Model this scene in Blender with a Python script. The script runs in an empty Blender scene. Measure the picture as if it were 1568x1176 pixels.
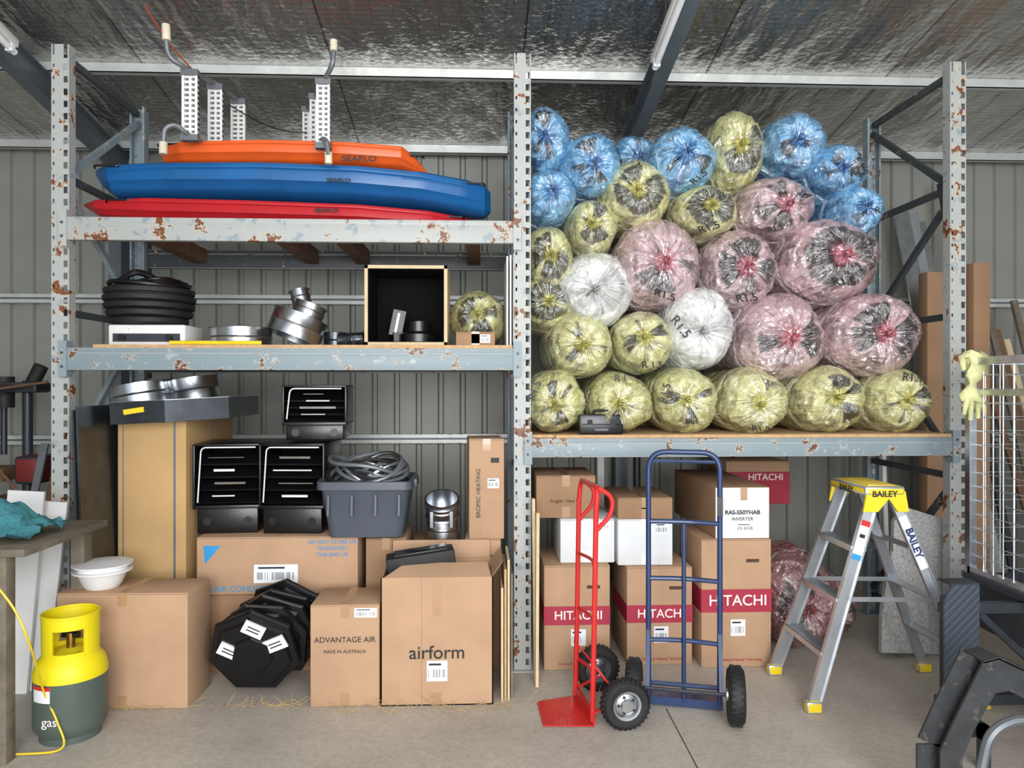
import bpy, bmesh, math, random
from mathutils import Vector, Matrix, noise
random.seed(7)
F=1132.0; H=1.725; D=4.44; TH=math.radians(2.5); SN=math.sin(TH); CS=math.cos(TH)
def W(px,py,Y):
    u=(px-784)/F; v=(588-py)/F; dx=SN+CS*u; dy=CS-SN*u; t=(Y+D)/dy
    return Vector((dx*t,Y,H+v*t))
def X(px,Y): return W(px,588,Y).x
def Z(px,py,Y): return W(px,py,Y).z
def G(px,py):
    u=(px-784)/F; v=(588-py)/F; dx=SN+CS*u; dy=CS-SN*u; t=-H/v
    return Vector((dx*t,dy*t-D,0))
def sc(r,g,b):
    def f(c):
        c/=255
        return c/12.92 if c<=.04045 else ((c+.055)/1.055)**2.4
    return (f(r),f(g),f(b),1)

# ---------------------------------------------------------------- materials
def nodes(name):
    m=bpy.data.materials.new(name); m.use_nodes=True
    n=m.node_tree.nodes; l=m.node_tree.links
    return m,n,l,n['Principled BSDF']
def M(name,rgb,rough=.5,metal=0,var=.15,scale=6,bump=0,bscale=60,coat=0,spec=.5,alt=None,altth=.6):
    m,n,l,b=nodes(name)
    b.inputs['Roughness'].default_value=rough; b.inputs['Metallic'].default_value=metal
    b.inputs['Coat Weight'].default_value=coat; b.inputs['Specular IOR Level'].default_value=spec
    tc=n.new('ShaderNodeTexCoord')
    ns=n.new('ShaderNodeTexNoise'); ns.inputs['Scale'].default_value=scale; ns.inputs['Detail'].default_value=5
    l.new(tc.outputs['Object'],ns.inputs['Vector'])
    r=n.new('ShaderNodeValToRGB'); c=sc(*rgb)
    r.color_ramp.elements[0].position=.3; r.color_ramp.elements[1].position=.7
    r.color_ramp.elements[0].color=tuple(x*(1-var) for x in c[:3])+(1,)
    r.color_ramp.elements[1].color=tuple(min(1,x*(1+var)) for x in c[:3])+(1,)
    l.new(ns.outputs['Fac'],r.inputs['Fac']); out=r.outputs['Color']
    if alt:
        n2=n.new('ShaderNodeTexNoise'); n2.inputs['Scale'].default_value=scale*2.3; n2.inputs['Detail'].default_value=7
        l.new(tc.outputs['Object'],n2.inputs['Vector'])
        r2=n.new('ShaderNodeValToRGB'); r2.color_ramp.elements[0].position=altth; r2.color_ramp.elements[1].position=altth+.04
        l.new(n2.outputs['Fac'],r2.inputs['Fac'])
        mx=n.new('ShaderNodeMixRGB'); l.new(r2.outputs['Color'],mx.inputs['Fac']); l.new(out,mx.inputs['Color1']); mx.inputs['Color2'].default_value=sc(*alt)
        out=mx.outputs['Color']
    l.new(out,b.inputs['Base Color'])
    if bump:
        n3=n.new('ShaderNodeTexNoise'); n3.inputs['Scale'].default_value=bscale; n3.inputs['Detail'].default_value=4
        l.new(tc.outputs['Object'],n3.inputs['Vector'])
        bp=n.new('ShaderNodeBump'); bp.inputs['Strength'].default_value=bump; bp.inputs['Distance'].default_value=.01
        l.new(n3.outputs['Fac'],bp.inputs['Height']); l.new(bp.outputs['Normal'],b.inputs['Normal'])
    return m
def chipped(name,base,chip,rust,t1=.56,t2=.6):
    m,n,l,b=nodes(name); b.inputs['Roughness'].default_value=.5
    tc=n.new('ShaderNodeTexCoord')
    def ns(s,off,det=9):
        mp=n.new('ShaderNodeMapping'); mp.inputs['Location'].default_value=(off,off*2,off*3); l.new(tc.outputs['Object'],mp.inputs['Vector'])
        x=n.new('ShaderNodeTexNoise'); x.inputs['Scale'].default_value=s; x.inputs['Detail'].default_value=det; x.inputs['Roughness'].default_value=.68
        l.new(mp.outputs['Vector'],x.inputs['Vector']); return x
    def ramp(x,a,w=.02):
        r=n.new('ShaderNodeValToRGB'); r.color_ramp.elements[0].position=a; r.color_ramp.elements[1].position=a+w; l.new(x.outputs['Fac'],r.inputs['Fac']); return r
    rn=ns(8,11)
    a=ramp(ns(12,3),t1); c=ramp(rn,t2); edge=ramp(rn,t2-.02,.02)
    m1=n.new('ShaderNodeMixRGB'); m1.inputs['Color1'].default_value=sc(*base); m1.inputs['Color2'].default_value=sc(*chip); l.new(a.outputs['Color'],m1.inputs['Fac'])
    m3=n.new('ShaderNodeMixRGB'); l.new(edge.outputs['Color'],m3.inputs['Fac']); l.new(m1.outputs['Color'],m3.inputs['Color1']); m3.inputs['Color2'].default_value=sc(196,184,166)
    m2=n.new('ShaderNodeMixRGB'); l.new(m3.outputs['Color'],m2.inputs['Color1']); m2.inputs['Color2'].default_value=sc(*rust); l.new(c.outputs['Color'],m2.inputs['Fac'])
    l.new(m2.outputs['Color'],b.inputs['Base Color'])
    bp=n.new('ShaderNodeBump'); bp.inputs['Strength'].default_value=.4; bp.inputs['Distance'].default_value=.004
    l.new(c.outputs['Color'],bp.inputs['Height']); l.new(bp.outputs['Normal'],b.inputs['Normal'])
    return m
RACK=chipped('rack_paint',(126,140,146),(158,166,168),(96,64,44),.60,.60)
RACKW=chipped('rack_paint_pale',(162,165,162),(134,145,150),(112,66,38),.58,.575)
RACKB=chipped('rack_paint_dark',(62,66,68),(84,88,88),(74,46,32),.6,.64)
CARD=M('cardboard',(176,142,112),.85,var=.09,scale=4,bump=.1,bscale=20)
CARD2=M('cardboard_dark',(154,121,92),.85,var=.1,scale=4,bump=.1,bscale=20)
CARD3=M('cardboard_yellow',(180,146,98),.8,var=.1,scale=3)
CARDW=M('white_carton',(216,218,220),.6,var=.04)
TAPE=M('packing_tape',(168,132,98),.3,var=.05,coat=.4)
SEAM=M('carton_seam',(80,58,40),.9)
WHITE=M('white_label',(226,228,232),.5,var=.03)
INK=M('black_ink',(30,30,32),.6,var=.05)
REDB=M('red_print',(162,38,60),.6,var=.05)
BLUEP=M('blue_print',(40,140,200),.6,var=.05)
WHT=M('white_print',(236,226,222),.6,var=.02)
BLK=M('black_plastic',(13,13,15),.32,var=.2,bump=.05)
BLKM=M('black_rubber',(22,22,23),.65,var=.2,bump=.2,bscale=50)
GRYP=M('grey_plastic',(74,80,90),.45,var=.06)
GALV=M('galvanised_steel',(200,204,208),.28,1,var=.16,scale=14,bump=.05)
ALU=M('aluminium',(190,194,198),.34,.8,var=.1,scale=10)
DGALV=M('dark_sheet_metal',(78,82,86),.32,.85,var=.18,scale=10)
ORANGE=M('orange_hdpe',(224,92,34),.38,var=.08,scale=5,bump=.04)
BLUEK=M('blue_hdpe',(18,88,146),.36,var=.12,scale=5,bump=.04)
REDK=M('red_hdpe',(184,30,38),.38,var=.08,scale=5)
REDP=M('red_paint',(196,36,34),.35,var=.08,coat=.3)
NAVY=M('navy_paint',(30,52,92),.4,var=.12,coat=.2)
YEL=M('yellow_plastic',(226,196,36),.4,var=.05)
YELC=M('yellow_gas_collar',(224,206,12),.5,var=.05,alt=(196,168,20),altth=.68)
GASG=M('gas_bottle_grey',(78,90,82),.4,var=.08,alt=(100,108,98),altth=.68)
TIMB=M('raw_timber',(198,178,142),.75,var=.12,scale=10)
TIMBD=M('dark_timber',(104,76,54),.8,var=.25,scale=8)
PLY=M('particle_board',(184,150,110),.8,var=.15,scale=40)
OLDW=M('weathered_timber',(108,100,86),.85,var=.25,scale=12,bump=.3)
STEEL=M('dark_steel',(54,58,64),.45,.4,var=.2,scale=9)
WHP=M('white_powdercoat',(222,222,220),.4,var=.05,alt=(168,150,130),altth=.7)
GREYT=M('grey_tube',(112,116,120),.4,.4)
CREAM=M('cream_foam',(204,194,172),.8)
TEAL=M('teal_cloth',(60,124,132),.9,var=.25,scale=20,bump=.4)
GLOVE=M('lime_glove',(190,190,138),.85,var=.3,scale=14,bump=.5,bscale=30)
SLAB=M('speckled_board',(158,158,156),.8,var=.3,scale=70,bump=.1)
RAFT=M('painted_rafter',(96,104,110),.45,.2,var=.08)
PURL=M('galv_purlin',(200,203,200),.4,.3,var=.08,scale=8)
STRAW=M('straw',(176,150,106),.9)
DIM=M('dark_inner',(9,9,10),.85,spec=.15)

# ---------------------------------------------------------------- builder
class B:
    def __init__(s): s.bm=bmesh.new(); s.mats=[]
    def mi(s,m):
        if m not in s.mats: s.mats.append(m)
        return s.mats.index(m)
    def setm(s,verts,m):
        i=s.mi(m)
        for f in {f for v in verts for f in v.link_faces}: f.material_index=i
    def box(s,c,size,m,rot=(0,0,0),bev=0,mat=None):
        M4=Matrix.Translation(c)
        if mat is not None: M4=M4@mat.to_4x4()
        else:
            M4=M4@Matrix.Rotation(rot[2],4,'Z')@Matrix.Rotation(rot[1],4,'Y')@Matrix.Rotation(rot[0],4,'X')
        M4=M4@Matrix.Diagonal((size[0],size[1],size[2],1))
        v=bmesh.ops.create_cube(s.bm,size=1,matrix=M4)['verts']; s.setm(v,m)
        if bev:
            e=list({e for x in v for e in x.link_edges})
            bmesh.ops.bevel(s.bm,geom=e,offset=bev,segments=2,affect='EDGES',profile=.5)
    def lohi(s,a,b,m,bev=0):
        a=Vector(a); b=Vector(b); s.box((a+b)/2,(b-a),m,bev=bev)
    def bar(s,p1,p2,w,h,m,up=(0,0,1),bev=0):
        p1=Vector(p1); p2=Vector(p2); d=p2-p1; L=d.length; d.normalize(); up=Vector(up)
        if abs(d.dot(up))>.98: up=Vector((0,1,0)) if abs(d.y)<.9 else Vector((1,0,0))
        sd=d.cross(up).normalized(); u=sd.cross(d)
        R=Matrix((sd,d,u)).transposed()
        s.box((p1+p2)/2,(w,L,h),m,mat=R,bev=bev)
    def cyl(s,p1,p2,r,m,r2=None,seg=20,caps=True):
        p1=Vector(p1); p2=Vector(p2); d=p2-p1
        q=d.to_track_quat('Z','Y').to_matrix().to_4x4()
        v=bmesh.ops.create_cone(s.bm,cap_ends=caps,segments=seg,radius1=r,radius2=r if r2 is None else r2,depth=d.length,matrix=Matrix.Translation((p1+p2)/2)@q)['verts']
        s.setm(v,m)
    def rings(s,R,m,closed=False,caps=True,ring_closed=True):
        i=s.mi(m); V=[[s.bm.verts.new(p) for p in r] for r in R]; n=len(V[0]); k=len(V)
        for a in range(k if closed else k-1):
            r0=V[a]; r1=V[(a+1)%k]
            for j in range(n if ring_closed else n-1):
                try:
                    f=s.bm.faces.new((r0[j],r0[(j+1)%n],r1[(j+1)%n],r1[j])); f.material_index=i
                except ValueError: pass
        if caps and not closed and ring_closed:
            for r in (V[0],V[-1]):
                try: f=s.bm.faces.new(r); f.material_index=i
                except ValueError: pass
        return V
    def tube(s,pts,r,m,seg=8,closed=False):
        pts=[Vector(p) for p in pts]; n=len(pts); R=[]; u=None
        for k,p in enumerate(pts):
            if closed: t=pts[(k+1)%n]-pts[k-1]
            else: t=pts[min(k+1,n-1)]-pts[max(k-1,0)]
            t.normalize()
            if u is None:
                u=t.orthogonal().normalized()
            else:
                u=(u-t*u.dot(t)).normalized()
            w=t.cross(u)
            rr=r[k] if isinstance(r,list) else r
            R.append([p+(u*math.cos(a)+w*math.sin(a))*rr for a in [2*math.pi*j/seg for j in range(seg)]])
        s.rings(R,m,closed=closed)
    def lathe(s,prof,m,seg=32,mat=None,close=False):
        mat=mat or Matrix.Identity(4)
        R=[[mat@Vector((r*math.cos(a),r*math.sin(a),z)) for a in [2*math.pi*j/seg for j in range(seg)]] for r,z in prof]
        s.rings(R,m,caps=not close,closed=close)
    def prism(s,poly,ext,m):
        ext=Vector(ext); a=[Vector(p) for p in poly]; s.rings([a,[p+ext for p in a]],m)
    def finish(s,name,rz=0,ang=35,rot=None):
        bm=s.bm; bmesh.ops.recalc_face_normals(bm,faces=bm.faces)
        lo=Vector([min(v.co[i] for v in bm.verts) for i in range(3)]); hi=Vector([max(v.co[i] for v in bm.verts) for i in range(3)])
        o=Vector(((lo.x+hi.x)/2,(lo.y+hi.y)/2,lo.z))
        for v in bm.verts: v.co-=o
        me=bpy.data.meshes.new(name); bm.to_mesh(me); bm.free()
        for m in s.mats: me.materials.append(m)
        for p in me.polygons: p.use_smooth=True
        me.set_sharp_from_angle(angle=math.radians(ang))
        ob=bpy.data.objects.new(name,me); bpy.context.collection.objects.link(ob)
        ob.location=o; ob.rotation_euler=rot or (0,0,rz)
        return ob
def fillet(pts,r,n=5):
    pts=[Vector(p) for p in pts]; out=[pts[0]]
    for a,b,c in zip(pts,pts[1:],pts[2:]):
        d1=(a-b); d2=(c-b); rr=min(r,d1.length*.48,d2.length*.48); p=b+d1.normalized()*rr; q=b+d2.normalized()*rr
        for i in range(n+1):
            t=i/n; out.append(p*(1-t)**2+b*2*t*(1-t)+q*t*t)
    out.append(pts[-1]); return out
def text(ob,s,pos,size,m,rot=(math.pi/2,0,0),name='printed_text',align='CENTER',bold=0,sx=1):
    c=bpy.data.curves.new(name,'FONT'); c.body=s; c.size=size; c.align_x=align; c.align_y='CENTER'; c.extrude=.0006; c.offset=bold
    c.materials.append(m); t=bpy.data.objects.new(name,c); bpy.context.collection.objects.link(t)
    t.parent=ob; t.location=Vector(pos)-ob.location; t.rotation_euler=rot; t.scale=(sx,1,1)
def label(b,x,y,z,w,h,bars=True,ink=INK):
    b.box((x,y-.001,z),(w,.002,h),WHITE)
    if bars:
        k=int(w/.006)
        for i in range(k):
            if random.random()<.6: b.box((x-w*.42+i*w*.84/k,y-.0022,z-h*.12),(w*.4/k,.001,h*.4),ink)
        b.box((x-w*.1,y-.0022,z+h*.32),(w*.6,.001,h*.1),ink)
def carton(name,pl,pr,pt,Y,base=0,depth=.4,rz=0,m=CARD,tape=True,bands=(),labels=(),texts=(),flap=False,extra=None,tapem=TAPE):
    x0=X(pl,Y); x1=X(pr,Y); z1=Z((pl+pr)/2,pt,Y); w=x1-x0; h=z1-base; cx=(x0+x1)/2
    b=B()
    if not flap: b.box((cx,Y+depth/2,base+h/2),(w,depth,h),m,bev=.006)
    else:
        t=.006
        b.lohi((x0,Y,base),(x1,Y+t,z1),m); b.lohi((x0,Y+depth-t,base),(x1,Y+depth,z1),m)
        b.lohi((x0,Y,base),(x0+t,Y+depth,z1),m); b.lohi((x1-t,Y,base),(x1,Y+depth,z1),m); b.lohi((x0,Y,base),(x1,Y+depth,base+t),m)
        b.lohi((x0+t,Y+t,z1-.06),(x1-t,Y+depth-t,z1-.055),CARD2)
        b.bar((cx,Y+depth,z1),(cx,Y+depth+.03,z1+.10),w*.96,.005,m,up=(0,1,0))
        b.prism([(x0+.02,Y+.003,z1),(x1-.01,Y+.003,z1),(x1-.03,Y+.13,z1+.045),(x0+.12,Y+.13,z1+.045)],(0,.004,.002),m)
        b.prism([(x1-.003,Y+.02,z1),(x1-.003,Y+depth-.02,z1),(x1+.05,Y+depth-.04,z1+.07),(x1+.05,Y+.04,z1+.07)],(.004,0,.002),m)
        b.lohi((x0+w*.36,Y-.0008,base+.01),(x0+w*.365,Y,z1-.01),CARD2)
    if not flap:
        b.lohi((cx-.0015,Y+.005,z1-.001),(cx+.0015,Y+depth-.005,z1+.0005),SEAM)
        b.lohi((x0+.004,Y-.0006,z1-.0085),(x1-.004,Y+.001,z1-.007),SEAM)
    if tape:
        b.lohi((cx-.024,Y,z1),(cx+.024,Y+depth,z1+.001),tapem); b.lohi((cx-.024,Y-.001,z1-.07 if not flap else z1-.3*h),(cx+.024,Y,z1),tapem)
        b.lohi((cx-.024,Y-.001,base+.004),(cx+.024,Y,base+.07),tapem)
    for v0,v1,bm_ in bands:
        b.lohi((x0-.001,Y-.0012,base+v0*h),(x1+.001,Y+depth*.98,base+v1*h),bm_)
    for u,v,lw,lh in labels: label(b,x0+u*w,Y-.0015,base+v*h,lw,lh)
    if extra: extra(b,x0,x1,Y,base,z1)
    ob=b.finish(name); 
    for s,u,v,sz,tm in texts: text(ob,s,(x0+u*w,Y-.0028,base+v*h),sz,tm,bold=.0006 if sz>.05 else 0)
    ob.rotation_euler=(0,0,rz)
    return z1

# ---------------------------------------------------------------- room shell
WY=2.0; SL=.176; WT=3.74
def cz(y): return WT+SL*(WY-y)
XL,XR,YB=-6.0,6.6,-7.0
fm,n,l,b=nodes('concrete')
tc=n.new('ShaderNodeTexCoord'); a1=n.new('ShaderNodeTexNoise'); a1.inputs['Scale'].default_value=1.3; a1.inputs['Detail'].default_value=8; a1.inputs['Roughness'].default_value=.65
l.new(tc.outputs['Object'],a1.inputs['Vector']); r=n.new('ShaderNodeValToRGB'); r.color_ramp.elements[0].position=.3; r.color_ramp.elements[1].position=.72
r.color_ramp.elements[0].color=sc(162,154,144); r.color_ramp.elements[1].color=sc(194,186,174); l.new(a1.outputs['Fac'],r.inputs['Fac'])
a2=n.new('ShaderNodeTexNoise'); a2.inputs['Scale'].default_value=45; a2.inputs['Detail'].default_value=5; l.new(tc.outputs['Object'],a2.inputs['Vector'])
r2=n.new('ShaderNodeValToRGB'); r2.color_ramp.elements[0].position=.3; r2.color_ramp.elements[0].color=(.72,.72,.72,1); r2.color_ramp.elements[1].position=.6; l.new(a2.outputs['Fac'],r2.inputs['Fac'])
mx=n.new('ShaderNodeMixRGB'); mx.blend_type='MULTIPLY'; mx.inputs['Fac'].default_value=.6; l.new(r.outputs['Color'],mx.inputs['Color1']); l.new(r2.outputs['Color'],mx.inputs['Color2']); l.new(mx.outputs['Color'],b.inputs['Base Color'])
b.inputs['Roughness'].default_value=.6
bp=n.new('ShaderNodeBump'); bp.inputs['Strength'].default_value=.15; bp.inputs['Distance'].default_value=.01; l.new(a2.outputs['Fac'],bp.inputs['Height']); l.new(bp.outputs['Normal'],b.inputs['Normal'])
q=B(); q.lohi((XL,YB,-.1),(XR,WY+.1,0),fm); q.finish('floor')
q=B(); g0=G(1020,1085); g1=G(1068,1176); dd=(g1-g0); q.bar(g0+Vector((0,0,.0006)),g0+dd*4+Vector((0,0,.0006)),.006,.001,SEAM); q.finish('trim_floor_joint')
wm=M('wall_sheet',(142,143,136),.5,.15,var=.06,scale=3)
def corr(name,x0,x1,y,z0,z1,alongx=True,sgn=1):
    q=B(); prof=[]; x=x0
    while x<x1:
        for dx,dy in ((0,0),(.125,0),(.138,.028),(.168,.028),(.18,0)):
            prof.append((x+dx,dy))
        x+=.19
    def P(u,d,z): return Vector((u,y+d*sgn,z)) if alongx else Vector((y+d*sgn,u,z))
    lo=[P(u,d,z0) for u,d in prof]; hi=[P(u,d,z1) for u,d in prof]
    q.rings([lo,hi],wm,caps=False,ring_closed=False); return q.finish(name,ang=10)
corr('wall_back',XL,XR,WY,0,WT+.08)
corr('wall_left',YB,WY,XL,0,5.4,False,-1)
corr('wall_right',YB,WY,XR,0,5.4,False,1)
# ceiling foil
cm,n,l,b=nodes('foil_insulation')
tc=n.new('ShaderNodeTexCoord'); b.inputs['Metallic'].default_value=.95
mp=n.new('ShaderNodeMapping'); l.new(tc.outputs['Object'],mp.inputs['Vector']); mp.inputs['Scale'].default_value=(1,1,0)
bk=n.new('ShaderNodeTexBrick'); bk.offset=0; bk.inputs['Scale'].default_value=1; bk.inputs['Brick Width'].default_value=.14; bk.inputs['Row Height'].default_value=.045; bk.inputs['Mortar Size'].default_value=.0022
bk.inputs['Color1'].default_value=(.76,.73,.70,1); bk.inputs['Color2'].default_value=(.68,.66,.63,1); bk.inputs['Mortar'].default_value=(.44,.42,.40,1)
l.new(mp.outputs['Vector'],bk.inputs['Vector'])
b2=n.new('ShaderNodeTexBrick'); b2.offset=0; b2.inputs['Scale'].default_value=1; b2.inputs['Brick Width'].default_value=1.32; b2.inputs['Row Height'].default_value=30; b2.inputs['Mortar Size'].default_value=.008
b2.inputs['Color1'].default_value=(1,1,1,1); b2.inputs['Color2'].default_value=(.8,.8,.8,1); b2.inputs['Mortar'].default_value=(.4,.4,.4,1); l.new(mp.outputs['Vector'],b2.inputs['Vector'])
mm=n.new('ShaderNodeMixRGB'); mm.blend_type='MULTIPLY'; mm.inputs['Fac'].default_value=1; l.new(bk.outputs['Color'],mm.inputs['Color1']); l.new(b2.outputs['Color'],mm.inputs['Color2'])
mp3=n.new('ShaderNodeMapping'); l.new(tc.outputs['Object'],mp3.inputs['Vector']); mp3.inputs['Scale'].default_value=(2.2,.7,0)
nz=n.new('ShaderNodeTexNoise'); nz.inputs['Scale'].default_value=1.6; nz.inputs['Detail'].default_value=3; l.new(mp3.outputs['Vector'],nz.inputs['Vector'])
n4=n.new('ShaderNodeTexNoise'); n4.inputs['Scale'].default_value=26; n4.inputs['Detail'].default_value=4; l.new(mp.outputs['Vector'],n4.inputs['Vector'])
l.new(mm.outputs['Color'],b.inputs['Base Color']); b.inputs['Roughness'].default_value=.16
ad=n.new('ShaderNodeMath'); ad.operation='MULTIPLY_ADD'; l.new(nz.outputs['Fac'],ad.inputs[0]); ad.inputs[1].default_value=12; l.new(n4.outputs['Fac'],ad.inputs[2])
bp=n.new('ShaderNodeBump'); bp.inputs['Strength'].default_value=.65; bp.inputs['Distance'].default_value=.014; l.new(ad.outputs[0],bp.inputs['Height']); l.new(bp.outputs['Normal'],b.inputs['Normal'])
q=B(); q.prism([(XL,WY+.1,cz(WY+.1)),(XR,WY+.1,cz(WY+.1)),(XR,YB,cz(YB)),(XL,YB,cz(YB))],(0,0,.06),cm); q.finish('ceiling')
q=B()
for y in (1.88,.8,-.45,-1.7,-2.95,-4.2,-5.4):
    z=cz(y); q.lohi((XL,y-.004,z-.085),(XR,y+.004,z),PURL); q.lohi((XL,y-.05,z-.085),(XR,y,z-.078),PURL); q.lohi((XL,y-.05,z-.085),(XR,y-.046,z-.068),PURL)
q.finish('trim_purlins')
q=B()
for zc_ in (2.445,1.255):
    q.lohi((XL,WY-.07,zc_-.04),(XR,WY-.064,zc_+.04),PURL); q.lohi((XL,WY-.07,zc_-.04),(XR,WY,zc_-.034),PURL); q.lohi((XL,WY-.07,zc_+.034),(XR,WY,zc_+.04),PURL)
    q.lohi((XL,WY-.073,zc_-.008),(XR,WY-.069,zc_+.008),RAFT)
q.finish('trim_wall_girts')
for nm,x in (('trim_rafter',-3.0),('trim_rafter',1.2)):
    q=B()
    q.bar((x,WY-.02,cz(WY)-.17),(x,YB,cz(YB)-.17),.012,.2,RAFT); q.bar((x,WY-.02,cz(WY)-.27),(x,YB,cz(YB)-.27),.09,.01,RAFT); q.bar((x,WY-.02,cz(WY)-.092),(x,YB,cz(YB)-.092),.09,.01,RAFT)
    q.lohi((x-.05,WY-.22,0),(x+.05,WY-.08,cz(WY)-.2),RAFT)
    q.finish(nm)
for px,py,ln in ((1003,92,1.3),(22,68,1.3)):
    y0=-.05; p=W(px,py,y0); zt=cz(y0)-.30
    q=B(); p=Vector((p.x,y0,min(p.z,zt))); e=p+Vector((0,-ln,SL*ln))
    q.bar(p,e,.06,.05,WHP,bev=.01); q.tube([p+Vector((0,0,-.045)),e+Vector((0,0,-.045))],.019,WHITE,seg=12)
    for t in (.03,.97): c=p.lerp(e,t); q.box(c+Vector((0,0,-.035)),(.04,.03,.06),WHITE)
    for t in (.2,.8): c=p.lerp(e,t); q.cyl(c,(c.x,c.y,cz(c.y)-.02),.006,STEEL,seg=8)
    q.finish('fluorescent_batten')
q=B(); a=W(222,-10,.2); c=W(300,97,.75); a.z=cz(a.y)-.01; c.z=cz(c.y)-.09
q.tube([a.lerp(c,t)+Vector((0,0,-.03*math.sin(t*3.14))) for t in [i/8 for i in range(9)]],.005,M('orange_cord',(190,80,40),.5),seg=6); q.finish('trim_power_cord')

# ---------------------------------------------------------------- pallet rack
PX=(-2.454,.2567,2.950); RD=1.04; PH=3.715
q=B()
def post(x,y,front=True,m=RACK):
    yy=y; s=-1 if front else 1
    q.box((x-.046,yy,PH/2),(.008,.004,PH),m); q.box((x+.0465,yy,PH/2),(.007,.004,PH),m); q.box((x-.006,yy,PH/2),(.052,.004,PH),m)
    z=.0
    while z<PH-.06:
        q.box((x+.0315,yy,z+.017),(.024,.0038,.034),m); q.box((x-.037,yy,z+.026),(.012,.0038,.052),m)
        z+=.072
    for a in (-.049,.049): q.lohi((x+a-.002,min(yy,yy-s*.07),0),(x+a+.002,max(yy,yy-s*.07),PH),m)
    for a in (-.043,.043): q.lohi((x+a-.006,min(yy-s*.068,yy-s*.072),0),(x+a+.006,max(yy-s*.068,yy-s*.072),PH),m)
    q.box((x,yy-s*.035,.004),(.15,.13,.008),m)
for x in PX:
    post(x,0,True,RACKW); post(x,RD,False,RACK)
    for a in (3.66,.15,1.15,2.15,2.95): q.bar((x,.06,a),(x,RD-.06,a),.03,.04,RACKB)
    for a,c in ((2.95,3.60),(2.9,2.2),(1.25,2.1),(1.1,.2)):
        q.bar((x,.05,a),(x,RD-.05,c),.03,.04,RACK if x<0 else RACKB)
def beam(x0,x1,z0,z1,y,m,fr):
    q.lohi((x0+.05,y-.025,z0),(x1-.05,y+.025,z1-.03),m,bev=.004); q.lohi((x0+.05,y-.025,z1-.032),(x1-.05,y+.005,z1),m,bev=.003)
    for xx,s in ((x0,1),(x1,-1)):
        q.lohi((min(xx+s*.05,xx+s*.056),y-.03,z0-.04),(max(xx+s*.05,xx+s*.056),y+.03,z1+.04),m)
        yf=y-.034 if fr else y+.034
        q.lohi((min(xx+s*.01,xx+s*.056),min(yf,yf+.004),z0-.04),(max(xx+s*.01,xx+s*.056),max(yf,yf+.004),z1+.04),m)
        for k in (0,1): q.cyl((xx+s*.03,yf-.006,z0+.02+k*.08),(xx+s*.03,yf,z0+.02+k*.08),.008,RACKB,seg=8)
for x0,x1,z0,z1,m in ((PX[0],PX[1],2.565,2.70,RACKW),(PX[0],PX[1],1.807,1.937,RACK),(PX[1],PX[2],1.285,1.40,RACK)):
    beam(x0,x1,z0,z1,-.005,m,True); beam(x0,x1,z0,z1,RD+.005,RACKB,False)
for px in (262,452,538,725):
    x=X(px,.5); q.lohi((x-.045,.03,2.60),(x+.045,RD-.03,2.699),TIMBD)
q.lohi((X(145,0),-.02,1.937),(PX[1]-.06,RD-.02,1.957),PLY)
q.lohi((X(850,0),-.045,1.401),(PX[2]-.07,RD,1.421),PLY)
q.lohi((PX[1]+.06,0.0,1.401),(X(850,0),RD,1.419),PLY)
q.finish('pallet_rack')
ZA,ZB,ZC=2.70,1.957,1.421

# ---------------------------------------------------------------- kayaks
def kayak(name,st,yc,m,txt=None):
    q=B(); R=[]; S=[]
    for (a,bq) in zip(st,st[1:]):
        for i in range(6):
            t=i/6; S.append([a[j]*(1-t)+bq[j]*t for j in range(4)])
    S.append(list(st[-1]))
    for px,pt,pb,hw in S:
        p=W(px,pt,yc); z1=p.z; z0=Z(px,pb,yc); x=p.x; h=z1-z0
        ring=[]
        pf=[(0,.0),(.45,.02),(.72,.14),(.80,.22),(.83,.30),(.95,.42),(.98,.62),(1,.70),(1.03,.74),(1.03,.79),(.96,.80),(.93,.92),(.8,1.0),(.55,.96),(.3,.9),(0,.9)]
        for a,c in pf: ring.append(Vector((x,yc-a*hw,z0+c*h)))
        for a,c in reversed(pf[1:-1]): ring.append(Vector((x,yc+a*hw,z0+c*h)))
        R.append(ring)
    q.rings(R,m)
    for side in (0.22,.8):
        k=int(len(S)*side); px,pt,pb,hw=S[k]
        p=W(px,pt,yc); q.tube(fillet([(p.x-.08,yc-hw*.93,p.z-.03),(p.x-.07,yc-hw*1.06,p.z-.02),(p.x+.07,yc-hw*1.06,p.z-.02),(p.x+.08,yc-hw*.93,p.z-.03)],.02),.006,BLK,seg=6)
    ob=q.finish(name,ang=28)
    if txt:
        s,px,py,sz,hw=txt; p=W(px,py,yc-hw); text(ob,s,p,sz,INK,bold=.001,sx=1.3)
    return ob
yk=.45
kayak('red_kayak',[(132,314,318,.03),(165,314,338,.17),(250,316,352,.28),(400,322,358,.33),(560,328,362,.33),(660,333,364,.24),(710,338,362,.12),(735,343,352,.03)],yk,REDK,('SEAFLO',500,322,.032,.352))
kayak('blue_kayak',[(150,263,272,.03),(165,264,290,.12),(190,265,309,.22),(280,266,313,.31),(420,268,316,.35),(560,273,321,.35),(650,279,326,.30),(715,286,333,.2),(742,291,334,.13),(751,298,326,.05)],yk-.02,BLUEK,('SEAFLO',518,276,.032,.365))
kayak('orange_kayak',[(253,233,240,.03),(262,232,260,.15),(300,232,265,.25),(420,233,268,.3),(540,236,270,.3),(620,239,272,.25),(640,251,274,.14),(656,268,275,.04)],yk-.04,ORANGE,('SEAFLO',550,243,.048,.32))

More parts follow.
